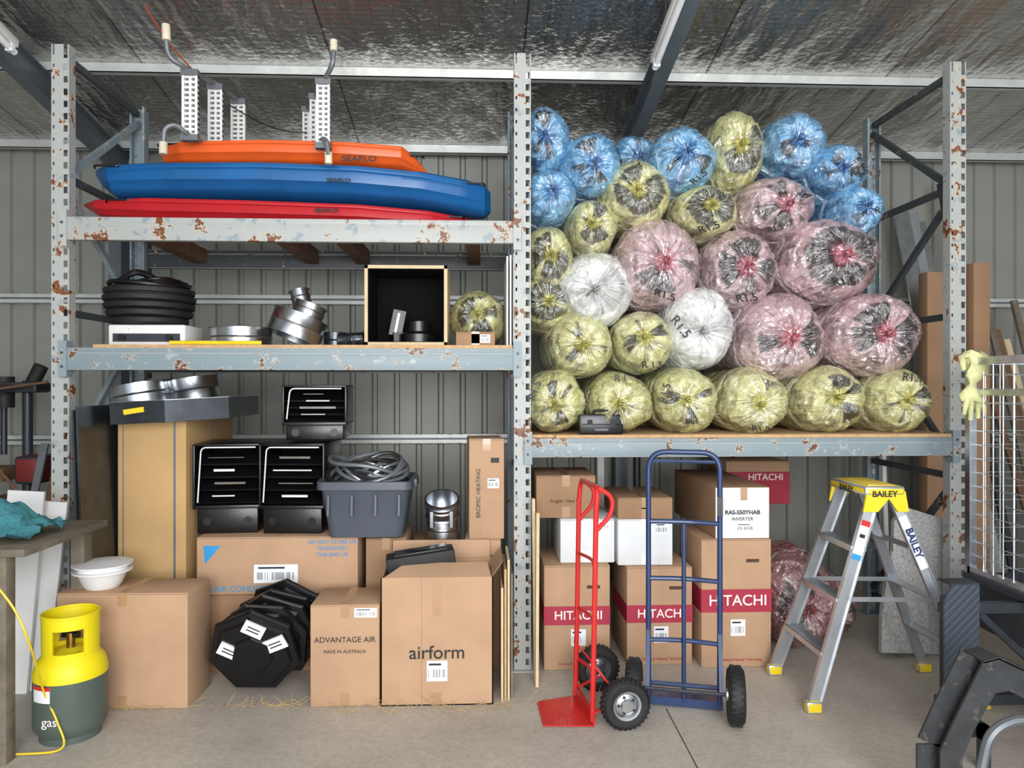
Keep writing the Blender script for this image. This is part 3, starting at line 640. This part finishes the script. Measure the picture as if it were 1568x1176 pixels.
for cx0,cy0,k in ((205,1080,70),(425,1078,60),(530,1090,40),(700,1085,50),(870,1035,6)):
    for i in range(k):
        p=G(cx0+random.gauss(0,45),cy0+random.gauss(0,4)); a=random.uniform(0,3.14); L_=random.uniform(.03,.12)
        d=Vector((math.cos(a),math.sin(a)*.4,random.uniform(0,.6)))*L_
        p.y=min(p.y,-.44); p.z=.002; q.tube([p,p+d*.5+Vector((0,0,.006)),p+d],.0011,STRAW,seg=4)
q.finish('straw_scatter')

# ---------------------------------------------------------------- right floor zone cartons
def hit(name,pl,pr,pt,Y,depth,lab=(.52,.36)):
    return carton(name,pl,pr,pt,Y,depth=depth,m=CARD,tape=False,bands=((.43,.61,REDB),),labels=((lab[0],.31,.09,.1),),
      texts=(('HITACHI',.52,.52,.092 if pr-pl>104 else .075,WHT),('Cooling & Heating Technology',.55,.06,.022,REDB)),
      extra=lambda b,x0,x1,Y,z0,z1:b.lohi(((x0+x1)/2+.10-.04,Y-.001,z1-.14),((x0+x1)/2+.14,Y,z1-.12),SEAM))
za=hit('air_conditioner_carton',833,934,866,.0,.5)
zb=carton('white_carton',858,941,795,.06,base=za+.001,depth=.45,m=CARDW,labels=((.8,.85,.07,.05),),tapem=WHITE)
carton('brown_carton',821,912,728,.1,base=zb+.001,depth=.45,m=CARD2,texts=(('Fragile  Vent fan',.5,.4,.03,SEAM),))
za=hit('air_conditioner_carton',960,1060,868,.06,.5)
zb=carton('white_carton',946,1030,795,.1,base=za+.001,depth=.5,m=CARDW,labels=((.8,.8,.08,.07),),tapem=WHITE)
carton('brown_carton',946,1030,762,.1,base=zb+.001,depth=.5,m=CARD2)
za=hit('air_conditioner_carton',1074,1181,826,.0,.5)
zb=carton('outdoor_unit_carton',1095,1178,746,.02,base=za+.001,depth=.95,m=CARD2,tape=False,
   extra=lambda b,x0,x1,Y,z0,z1:(b.lohi((x0+.003,Y-.003,z0+.003),(x1-.003,Y-.0005,z1-.003),CARDW),b.lohi(((x0+x1)/2-.012,Y-.004,z1-.08),((x0+x1)/2+.03,Y-.003,z1),CARD)),labels=())
o_=bpy.data.objects['outdoor_unit_carton']; text(o_,'RAS-S50YHAB',(o_.location.x,.014,o_.location.z+.16),.036,INK,bold=.001); text(o_,'INVERTER',(o_.location.x,.014,o_.location.z+.12),.03,INK)
q=B(); label(q,o_.location.x+.02,.0155,o_.location.z+.07,.12,.05); lb=q.finish('carton_label'); lb.parent=o_; lb.location=lb.location-o_.location
zq=carton('brown_carton',1115,1180,772,1.15,depth=.4,m=CARD2)
carton('air_conditioner_carton',1112,1209,706,1.15,base=zq+.001,depth=.45,m=CARD,bands=((.0,.75,REDB),),texts=(('HITACHI',.62,.62,.07,WHT),),tape=False)
bag(1234,932,62,76,'R',.22,L=.6,base=0,name='red_insulation_bag',dk=.5); bag(1275,935,50,50,'R',.4,L=.5,base=.0,name='red_insulation_bag',dk=.5)

q=B(); x0,x1=X(887,-.035),X(955,-.035)
q.box(((x0+x1)/2,-.0,ZC+.062),(x1-x0,.07,.12),BLK,bev=.012); q.box(((x0+x1)/2,-.036,ZC+.062),(x1-x0-.03,.006,.004),DIM); q.tube(fillet([((x0+x1)/2-.05,-.02,ZC+.12),((x0+x1)/2-.045,-.02,ZC+.145),((x0+x1)/2+.045,-.02,ZC+.145),((x0+x1)/2+.05,-.02,ZC+.12)],.015),.008,BLK)
for a in (-.07,.07): q.box(((x0+x1)/2+a,-.038,ZC+.075),(.03,.008,.03),BLKM)
q.box(((x0+x1)/2+.0,-.037,ZC+.03),(.08,.004,.012),GRYP)
q.finish('tool_case')

# ---------------------------------------------------------------- hand trucks
def wheel(q,c,axis,r,w,rim):
    axis=Vector(axis).normalized(); mt=Matrix.Translation(c)@axis.to_track_quat('Z','Y').to_matrix().to_4x4()
    pr=[(r*.56,-w*.42),(r*.7,-w*.5),(r*.86,-w*.48),(r*.96,-w*.34),(r,-w*.12),(r,w*.12),(r*.96,w*.34),(r*.86,w*.48),(r*.7,w*.5),(r*.56,w*.42)]
    q.lathe(pr,BLKM,seg=40,mat=mt,close=True)
    q.lathe([(.012,-w*.55),(.03,-w*.55),(.032,-w*.3),(r*.42,-w*.22),(r*.5,-w*.42),(r*.58,-w*.44),(r*.58,w*.44),(r*.5,w*.42),(r*.42,w*.22),(.032,w*.3),(.03,w*.55),(.012,w*.55)],rim,seg=28,mat=mt)
    for k in range(30):
        a=2*math.pi*k/30
        for sx in (-1,1):
            m2=mt@Matrix.Rotation(a+sx*.05,4,'Z')@Matrix.Translation((r*.992,0,sx*w*.2))@Matrix.Diagonal((r*.05,r*.09,w*.24,1))
            v=bmesh.ops.create_cube(q.bm,size=1,matrix=m2)['verts']; q.setm(v,BLKM)
    for k in range(5):
        a=2*math.pi*k/5; 
        for sx in (-1,1):
            p=mt@Vector((r*.33*math.cos(a),r*.33*math.sin(a),sx*w*.27)); q.cyl(p-axis*.004,p+axis*.004,.008,STEEL,seg=8)
q=B(); bx=G(908,1112).x-.025; yn=-.72; yf=-.40; r_=.125
for y in (yn,yf):
    q.tube([(bx,y,.02),(bx+.01,y,.5),(bx+.02,y,1.1)],.0135,REDP,seg=10)
q.tube(fillet([(bx+.02,yn,1.08),(bx+.03,yn,1.2),(bx+.03,yf,1.2),(bx+.02,yf,1.08)],.11,8),.0135,REDP,seg=10)
q.tube(fillet([(bx+.02,yn,.98),(bx+.10,yn,1.06),(bx+.11,yn,1.15),(bx+.03,yn,1.20)],.08,6),.012,REDP,seg=10)
q.tube(fillet([(bx+.02,yf,.98),(bx+.10,yf,1.06),(bx+.11,yf,1.15),(bx+.03,yf,1.20)],.08,6),.012,REDP,seg=10)
for z in (.22,.5,.8): q.tube(fillet([(bx+.01,yn,z),(bx+.05,(yn+yf)/2,z+.0),(bx+.01,yf,z)],.12,6),.009,REDP,seg=8)
q.bar((bx+.01,yn,.03),(bx+.01,yf,.03),.012,.07,REDP)
q.prism([(bx+.005,yn-.03,.004),(bx+.005,yf+.02,.004),(bx-.22,yf-.02,.004),(bx-.25,yn+.02,.004)],(0,0,.005),REDP)
q.box((bx,(yn+yf)/2,.035),(.005,.36,.07),REDP)
wx=bx+.15
for y in (yn,yf): q.bar((bx+.01,y,.30),(wx,y,.12),.02,.008,REDP); q.bar((bx+.01,y,.06),(wx,y,.12),.02,.008,REDP)
q.cyl((wx,yn-.09,r_),(wx,yf+.11,r_),.009,STEEL,seg=10)
wheel(q,(wx,yn-.07,r_),(0,1,0),r_,.075,GALV); wheel(q,(wx,yf+.09,r_),(0,1,0),r_,.075,GALV)
q.finish('red_hand_truck',rz=math.radians(8))
q=B(); HH=1.36
q.tube(fillet([(-.185,0,.03),(-.185,0,.6),(-.185,0,HH),(.185,0,HH),(.185,0,.6),(.185,0,.03)],.10,8),.0145,NAVY,seg=12)
q.tube([(0,.0,.03),(0,.0,.98)],.012,NAVY,seg=10)
for z in (.12,.35,.68,.985): q.tube(fillet([(-.185,0,z),(0,.03 if z>.2 else 0,z),(.185,0,z)],.15,5),.0125,NAVY,seg=10)
q.tube([(-.185,0,1.31),(.185,0,1.31)],.009,NAVY)
q.lohi((-.2,0,.006),(.2,.2,.013),NAVY); q.lohi((-.2,-.006,.006),(.2,.0,.05),NAVY)
rw=.145
for s in (-1,1):
    q.bar((s*.185,0,.42),(s*.185,-.14,rw),.02,.01,NAVY); q.bar((s*.185,0,.08),(s*.185,-.14,rw),.02,.01,NAVY)
    wheel(q,(s*.255,-.14,rw),(1,0,0),rw,.085,GALV)
q.cyl((-.30,-.14,rw),(.30,-.14,rw),.01,STEEL,seg=10)
q.box((.185,-.02,1.08),(.03,.008,.1),STEEL)
ob=q.finish('blue_hand_truck',rz=-math.radians(15)); gb=G(1040,1090); ob.location=(gb.x+.025,gb.y-.0,0)

# ---------------------------------------------------------------- step ladder
q=B(); yn,yf=-.63,-.12; yc=(yn+yf)/2; xa=1.75; xb=2.66; xt=2.17; HT=1.13
tn,tf=yc-.17,yc+.17
FA=[(Vector((xa,yn,.03)),Vector((xt-.05,tn,HT))),(Vector((xa,yf,.03)),Vector((xt-.05,tf,HT)))]
FB=[(Vector((xb,yn-.0,.03)),Vector((xt+.06,tn,HT-.02))),(Vector((xb,yf,.03)),Vector((xt+.06,tf,HT-.02)))]
def rail2(p,r2,w=.028,h=.065):
    p=Vector(p); r2=Vector(r2); d=(r2-p).normalized(); lat=Vector((0,1,0)); lat=(lat-d*lat.dot(d)).normalized(); s=d.cross(lat).normalized()
    R=Matrix((lat,d,s)).transposed(); L=(r2-p).length
    q.box((p+r2)/2,(.004,L,h),ALU,mat=R)
    for sg in (-1,1): q.box((p+r2)/2+s*sg*h/2,(w,L,.004),ALU,mat=R)
for p,r2 in FA: rail2(p,r2)
for p,r2 in FB: rail2(p,r2,.024,.05)
for k in range(1,4):
    t=k/4; a=FA[0][0].lerp(FA[0][1],t); c=FA[1][0].lerp(FA[1][1],t); q.bar(a,c,.085,.006,ALU,bev=.002)
    q.bar(a+Vector((-.04,0,-.012)),c+Vector((-.04,0,-.012)),.004,.03,ALU); q.bar(a+Vector((.04,0,-.012)),c+Vector((.04,0,-.012)),.004,.03,ALU)
    for i in range(6): q.bar(a+Vector((-.035+i*.014,0,.004)),c+Vector((-.035+i*.014,0,.004)),.004,.003,GREYT)
    a=FB[0][0].lerp(FB[0][1],t); c=FB[1][0].lerp(FB[1][1],t); q.bar(a,c,.07,.006,ALU); q.bar(a+Vector((.03,0,-.012)),c+Vector((.03,0,-.012)),.004,.03,ALU)
for p,_ in FA+FB: q.box((p.x,p.y,.03),(.085,.045,.06),YEL,bev=.008)
for i in (0,1):
    a=FA[i][0].lerp(FA[i][1],.5); c=FB[i][0].lerp(FB[i][1],.5); q.bar(a,c,.004,.025,ALU)
q.box((xt,yc,HT+.02),(.22,.40,.05),YEL,bev=.012)
q.box((xt,yc,HT+.047),(.15,.32,.006),YEL,bev=.002)
for y in (tn-.022,tf+.022): q.prism([(xt-.10,y-.006,HT+.02),(xt+.11,y-.006,HT+.02),(xt+.13,y-.006,HT-.09),(xt+.07,y-.006,HT-.09),(xt+.02,y-.006,HT-.02),(xt-.04,y-.006,HT-.09),(xt-.12,y-.006,HT-.09)],(0,.012,0),YEL)
def onrail(P,t,L,w,m,off=-.004):
    p,r2=P; d=(r2-p).normalized(); lat=Vector((0,1,0)); lat=(lat-d*lat.dot(d)).normalized(); s=d.cross(lat).normalized(); R=Matrix((lat,d,s)).transposed()
    q.box(p.lerp(r2,t)+lat*off,(.003,L,w),m,mat=R)
onrail(FB[0],.78,.30,.052,WHITE); onrail(FA[0],.78,.2,.055,WHITE); onrail(FA[0],.86,.03,.05,REDP,-.006); onrail(FA[0],.70,.03,.05,BLUEP,-.006); onrail(FA[0],.80,.02,.03,INK,-.006)
ob=q.finish('step_ladder')
text(ob,'BAILEY',(xt-.005,tn-.0325,HT+.005),.045,INK,bold=.001); 
p=FB[0][0].lerp(FB[0][1],.78); ang=math.atan2(FB[0][1].z-FB[0][0].z,FB[0][1].x-FB[0][0].x)
text(ob,'BAILEY',(p.x,p.y-.014,p.z),.055,NAVY,rot=(math.pi/2,-(ang-math.pi),0),bold=.0015)
text(ob,'BAILEY',(xt-.115,yc,HT+.01),.05,INK,rot=(math.pi/2,0,-math.pi/2),bold=.001)

# ---------------------------------------------------------------- right background leaning stock
q=B()
for px,pt,w,m in ((1378,318,.13,GALV),(1396,322,.08,ALU),(1408,340,.09,GALV),(1440,282,.06,DGALV),(1422,400,.08,GALV),(1385,370,.05,RAFT)):
    Yt=1.7; p=W(px,pt,Yt); q.bar((p.x+.35,1.25,0),(p.x,Yt,p.z),w,.02,m,up=(0,1,0))
q.finish('metal_flashing_stock')
q=B(); Yc=1.2; q.lohi((X(1420,Yc),Yc,0),(X(1470,Yc),Yc+.12,Z(1440,416,Yc)),CARD2,bev=.006); q.lohi((X(1478,Yc),Yc-.1,0),(X(1503,Yc),Yc+.02,Z(1490,405,Yc)),CARD2,bev=.006); q.finish('tall_flat_carton')
q=B()
for px,pt,m in ((1512,480,OLDW),(1525,505,TIMBD),(1540,520,TIMB),(1552,460,OLDW),(1505,560,TIMBD)):
    p=W(px,pt,1.6); q.bar((p.x+.3,1.2,0),p,.05,.03,m,up=(0,1,0))
q.finish('timber_offcuts')
q=B()
def slab(poly,Y,lean,th=.035):
    pts=[]
    for a,c in poly:
        p=W(a,c,Y); p.z=max(p.z,0.002); p.y=Y+lean*p.z; pts.append(p)
    q.prism(pts,(0,th,0),SLAB)
slab([(1362,1000),(1375,800),(1392,778),(1462,800),(1464,880),(1452,1010)],.14,.05)
slab([(1350,1000),(1352,940),(1368,845),(1420,880),(1425,1000)],.08,.03)
q.finish('speckled_board_offcuts')
q=B(); 
for px in (1330,1345,1360): p=W(px,720,1.3); q.cyl((p.x,1.3,0),(p.x+.04,1.5,2.2),.02,(GREYT,WHP,RAFT)[px%3],seg=10)
q.cyl((X(975,1.4),1.4,0),(X(975,1.4),1.4,1.25),.03,STEEL); q.lohi((X(915,1.3),1.3,0),(X(925,1.3),1.33,1.3),WHP)
q.finish('steel_pipes')

# ---------------------------------------------------------------- mesh cage trailer (right edge)
q=B(); x=2.69; y0=-.5; y1=-2.3; xo=3.85
zt_,zb_=1.85,.71
for yy in (y0,y1,(y0+y1)/2): q.bar((x,yy,zb_-.2),(x,yy,zt_),.04,.04,GALV)
q.bar((x,y0,zt_),(x,y1,zt_),.04,.04,GALV); q.bar((x,y0,zb_),(x,y1,zb_),.04,.04,GALV); q.bar((x,y0,zt_-.17),(x,y1,zt_-.17),.03,.03,GALV)
q.bar((xo,y0,zt_),(xo,y1,zt_),.04,.04,GALV); q.bar((x,y0,zt_),(xo,y0,zt_),.04,.04,GALV); q.bar((xo,y0,.5),(xo,y0,zt_),.04,.04,GALV); q.bar((xo,y1,.5),(xo,y1,zt_),.04,.04,GALV)
k=24
for i in range(k): yy=y0+(y1-y0)*i/k; q.cyl((x+.02,yy,zb_),(x+.02,yy,zt_),.003,ALU,seg=6)
for i in range(15): z=zb_+(zt_-zb_)*i/15; q.cyl((x+.02,y0,z),(x+.02,y1,z),.003,ALU,seg=6)
for i in range(14): xx=x+(xo-x)*i/14; q.cyl((xx,y0,zb_),(xx,y0,zt_),.0025,ALU,seg=6)
for i in range(15): z=zb_+(zt_-zb_)*i/15; q.cyl((x,y0,z),(xo,y0,z),.0025,ALU,seg=6)
q.lohi((x-.01,y1,.42),(x+.02,y0,.69),STEEL); q.lohi((xo-.02,y1,.42),(xo+.01,y0,.69),STEEL); q.lohi((x,y0-.02,.42),(xo,y0,.69),STEEL); q.lohi((x,y1,.42),(xo,y0,.45),STEEL)
q.bar((x-.02,y0,.68),(x-.02,y1,.68),.05,.03,STEEL)
wheel(q,(x+.02-.18,-1.95,.3),(1,0,0),.3,.16,GALV); wheel(q,(xo+.15,-1.95,.3),(1,0,0),.3,.16,GALV); q.cyl((x-.1,-1.95,.3),(xo+.1,-1.95,.3),.025,STEEL)
q.cyl((3.3,y0-.1,0),(3.3,y0-.1,.42),.03,STEEL)
# low draw frame with a checker plate guard on its end
cp,n,l,b=nodes('checker_plate'); b.inputs['Metallic'].default_value=.5; b.inputs['Roughness'].default_value=.45; b.inputs['Base Color'].default_value=sc(74,82,92)
tc=n.new('ShaderNodeTexCoord'); mp=n.new('ShaderNodeMapping'); mp.inputs['Rotation'].default_value=(.0,.78,0); l.new(tc.outputs['Object'],mp.inputs['Vector']); ck=n.new('ShaderNodeTexVoronoi'); ck.inputs['Scale'].default_value=34; ck.inputs['Randomness'].default_value=0; l.new(mp.outputs['Vector'],ck.inputs['Vector'])
bp=n.new('ShaderNodeBump'); bp.inputs['Strength'].default_value=.6; bp.inputs['Distance'].default_value=.008; bp.invert=True; l.new(ck.outputs['Distance'],bp.inputs['Height']); l.new(bp.outputs['Normal'],b.inputs['Normal'])
Y=-.95; xa_,xb_=X(1446,Y),X(1500,Y); zt3=Z(1470,896,Y)
q.prism([(xa_,Y,.16),(xa_,Y,zt3-.08),(xa_+.04,Y,zt3),(xb_,Y,zt3),(xb_,Y,.16)],(0,.012,0),cp)
q.lohi((xa_+.03,Y,zt3),(xb_,Y+.1,zt3+.008),STEEL)
for xx in (xa_+.02,xb_-.01,xb_+.45): q.lohi((xx-.015,Y+.015,0),(xx+.015,Y+.045,zt3-.06),STEEL)
for zz_ in (.18,zt3-.12): q.lohi((xa_,Y+.015,zz_-.025),(xb_+.5,Y+.055,zz_+.025),STEEL)
q.bar((xb_+.02,Y+.03,zt3-.15),(xb_+.45,Y+.03,.2),.03,.03,STEEL,up=(0,1,0))
q.lohi((xa_-.02,Y-.3,.14),(xa_+.02,Y+.05,.20),STEEL); q.lohi((xa_-.02,Y-.3,0),(xa_+.02,Y-.26,.2),STEEL)
q.finish('mesh_cage_trailer')
DK=M('painted_dark_steel',(54,56,58),.5,.3,var=.25,scale=12,alt=(80,76,70),altth=.62)
q=B(); Y=-1.62
outl=[(1440,1250),(1440,1150),(1464,1098),(1506,1014),(1530,1008),(1640,1060)]
inn=[(1474,1250),(1474,1160),(1492,1118),(1524,1062),(1545,1058),(1640,1105)]
po=[W(a,c,Y) for a,c in outl]; pi=[W(a,c,Y) for a,c in inn]; po[0].z=0; pi[0].z=0
for a,c in zip(po,po[1:]): q.bar(a+Vector((0,.06,0)),c+Vector((0,.06,0)),.12,.01,DK,up=(0.3,0,1))
for i in range(5): q.prism([po[i],po[i+1],pi[i+1],pi[i]],(0,.012,0),DK)
q.tube(fillet([W(1500,1190,Y+.1),W(1515,1120,Y+.1),W(1560,1098,Y+.1),W(1640,1120,Y+.1)],.12,6),.02,GREYT)
q.finish('loader_bucket')
q=B(); R_=[]
for i in range(13):
    t=i/12; z=1.90-.27*t; w=.045+.02*math.sin(t*7)+.012*math.sin(t*17)
    R_.append([Vector((2.67+.02*math.sin(t*6)+w*math.cos(a)*(1+.25*math.sin(3*a+t*5)),-.55+(.03+.012*math.sin(t*9))*math.sin(a)*(1+.3*math.cos(2*a+t*8)),z+.01*math.sin(2*a))) for a in [2*math.pi*j/18 for j in range(18)]])
q.rings(R_,GLOVE)
for i,(dx,ll) in enumerate(((-.05,.07),(-.02,.10),(.015,.09),(.045,.06))): q.tube([(2.67+dx*.7,-.555,1.66),(2.67+dx*1.0,-.565,1.62),(2.67+dx*1.2,-.56,1.63-ll)],[.016,.015,.011],GLOVE)
q.tube([(2.63,-.56,1.88),(2.59,-.57,1.87),(2.60,-.575,1.80)],[.02,.018,.012],GLOVE)
q.finish('work_gloves')

# ---------------------------------------------------------------- left edge
g=G(80,1148); cx_=g.x; cy_=g.y+.16
q=B(); mt=Matrix.Translation((cx_,cy_,0))
q.lathe([(.01,.02),(.11,.02),(.12,0),(.135,0),(.135,.03),(.158,.06),(.163,.09),(.163,.30)],GASG,mat=mt,seg=40)
q.lathe([(.1635,.30),(.163,.33),(.15,.375),(.12,.41),(.01,.43)],YELC,mat=mt,seg=40)
seg=40; 
for j in range(seg):
    a0=2*math.pi*j/seg; a1=2*math.pi*(j+1)/seg; op=math.cos(a0-math.radians(285))>.86 or math.cos(a0-math.radians(105))>.8
    def cv(a,z,r): return Vector((cx_+r*math.cos(a),cy_+r*math.sin(a),z))
    for za_,zb2 in ([(.375,.43),(.54,.60)] if op else [(.375,.60)]):
        q.rings([[cv(a0,za_,.125),cv(a1,za_,.125),cv(a1,za_,.118),cv(a0,za_,.118)],[cv(a0,zb2,.128),cv(a1,zb2,.128),cv(a1,zb2,.120),cv(a0,zb2,.120)]],YELC)
q.lathe([(.124+.007*math.cos(t),.60+.007*math.sin(t)) for t in [2*math.pi*j/8 for j in range(8)]],YELC,mat=mt,seg=40,close=True)
q.cyl((cx_,cy_,.42),(cx_,cy_,.5),.02,M('brass',(180,150,80),.3,1)); q.cyl((cx_-.04,cy_,.49),(cx_+.04,cy_,.49),.016,BLK)
a=math.radians(250)
for k in range(5):
    aa=a-.25+k*.12; p=Vector((cx_+.1645*math.cos(aa),cy_+.1645*math.sin(aa),.255)); q.box(p,(.0205,.003,.075),WHITE,rot=(0,0,aa+math.pi/2)); q.box(p+Vector((math.cos(aa),math.sin(aa),0))*.001+Vector((0,0,.03)),(.0205,.003,.018),REDP,rot=(0,0,aa+math.pi/2))
ob=q.finish('lpg_gas_cylinder'); text(ob,'gas',(cx_-.01,cy_-.168,.13),.06,WHT,rot=(math.pi/2,0,-.05))
q=B()
pp=[W(-20,880,-1.15),W(20,930,-1.15),W(45,985,-1.13),Vector((cx_-.03,cy_-.175,.28)),Vector((cx_+.03,cy_-.175,.14)),Vector((cx_+.06,cy_-.185,.02)),Vector((cx_-.1,cy_-.22,.012)),Vector((cx_-.5,cy_-.2,.012))]
P2=[]
for i in range(len(pp)-1):
    for k in range(6):
        t=k/6; p0=pp[max(i-1,0)];p1=pp[i];p2=pp[i+1];p3=pp[min(i+2,len(pp)-1)]
        P2.append(.5*((2*p1)+(p2-p0)*t+(2*p0-5*p1+4*p2-p3)*t*t+(3*p1-p0-3*p2+p3)*t**3))
q.tube(P2,.005,YEL,seg=6); q.finish('yellow_extension_cord')
q=B(); zt2=.94; q.lohi((-4.2,-1.0,zt2),(X(48,-.95),-.25,zt2+.035),OLDW,bev=.004); q.lohi((X(-4,-.95),-1.0,0),(X(20,-.95),-.93,zt2),OLDW,bev=.004); q.lohi((X(-4,-.95),-.34,0),(X(20,-.95),-.26,zt2),OLDW)
q.lohi((-4.2,-.98,zt2-.10),(X(-4,-.95),-.95,zt2),OLDW); q.lohi((-4.15,-1,0),(-4.08,-.93,zt2),OLDW); q.lohi((-4.15,-.34,0),(-4.08,-.26,zt2),OLDW)
q.finish('workbench')
q=B(); n_=16; cx0=X(10,-.7)
V=[]
for i in range(n_):
    row=[]
    for j in range(n_):
        u=i/(n_-1)-.5; v=j/(n_-1)-.5; h=.15*math.exp(-(u*u+v*v)*9)+.05*noise.noise(Vector((u*9,v*9,1)))+.03
        row.append(q.bm.verts.new((cx0+u*.42+.03*noise.noise(Vector((v*5,2,u*3))),-.72+v*.4,zt2+.04+max(0,h))))
    V.append(row)
ii=q.mi(TEAL)
for i in range(n_-1):
    for j in range(n_-1): q.bm.faces.new((V[i][j],V[i+1][j],V[i+1][j+1],V[i][j+1])).material_index=ii
q.finish('teal_cloth')
q=B(); 
q.bar((X(42,-.15),-.16,0),(X(70,-.1),-.07,1.05),.22,.02,WHP,up=(0,1,0)); q.bar((X(22,-.15),-.2,.0),(X(48,-.1),-.14,1.12),.2,.02,WHP,up=(0,1,0))
q.finish('white_leaning_board')
q=B(); x=X(36,1.2); y=1.25
q.lohi((x-.2,y-.2,0),(x+.2,y+.2,.06),STEEL,bev=.01); q.cyl((x,y,.05),(x,y,1.75),.035,STEEL); q.lohi((x-.22,y-.16,.85),(x+.14,y+.14,.89),TIMBD)
q.cyl((x-.16,y-.02,1.55),(x-.16,y-.02,1.78),.07,BLKM); q.lohi((x-.3,y-.1,1.66),(x+.12,y+.1,1.74),BLKM,bev=.02); q.cyl((x-.16,y-.02,1.2),(x-.16,y-.02,1.56),.022,STEEL); q.cyl((x+.02,y,1.7),(x+.1,y,1.86),.05,BLKM)
for k in range(3):
    a=k*2.1+.3; q.cyl((x-.16,y-.14,1.64),(x-.16+.16*math.cos(a),y-.2,1.64+.16*math.sin(a)),.008,STEEL,seg=8)
q.cyl((x-.3,y-.2,1.66),(x+.26,y-.2,1.74),.01,TIMBD); q.lohi((x+.02,y-.2,1.0),(x+.2,y+.05,1.2),M('machine_red',(110,30,28),.5),bev=.02); q.lohi((x-.3,y-.2,1.02),(x-.05,y+.0,1.12),TIMBD); q.tube(fillet([(x-.1,y-.2,1.6),(x-.12,y-.25,1.2),(x+.1,y-.22,.9)],.1),.012,TIMBD)
q.finish('drill_press')
q=B(); x=X(100,.8)
for i in range(5): q.bar((x-.35+.1*i,.7+.06*i,0),(x-.25+.13*i,1.0,1.3+.1*(i%3)),.05,.02,(GREYT,TIMBD,STEEL)[i%3],up=(0,1,0))
q.finish('leaning_bar_stock')

# ---------------------------------------------------------------- light + camera
w=bpy.data.worlds.new('World'); bpy.context.scene.world=w; w.use_nodes=True
wn=w.node_tree.nodes; bg=wn['Background']; bg.inputs['Color'].default_value=(.82,.9,1,1); bg.inputs['Strength'].default_value=1.0
def area(name,loc,rot,sx,sy,e,col=(1,1,1)):
    L=bpy.data.lights.new(name,'AREA'); L.shape='RECTANGLE'; L.size=sx; L.size_y=sy; L.energy=e; L.color=col
    o=bpy.data.objects.new(name,L); bpy.context.collection.objects.link(o); o.location=loc; o.rotation_euler=rot
area('doorway_daylight',(.6,-6.6,2.3),(math.radians(90),0,0),4.4,3.0,560,(.99,.995,1))
bpy.context.scene.view_settings.view_transform='Standard'
cam=bpy.data.cameras.new('camera'); cam.sensor_width=36; co=bpy.data.objects.new('camera',cam); bpy.context.collection.objects.link(co)
cam.lens=F/1568*36; co.location=(0,-D,H); co.rotation_euler=(math.pi/2,0,-TH); bpy.context.scene.camera=co
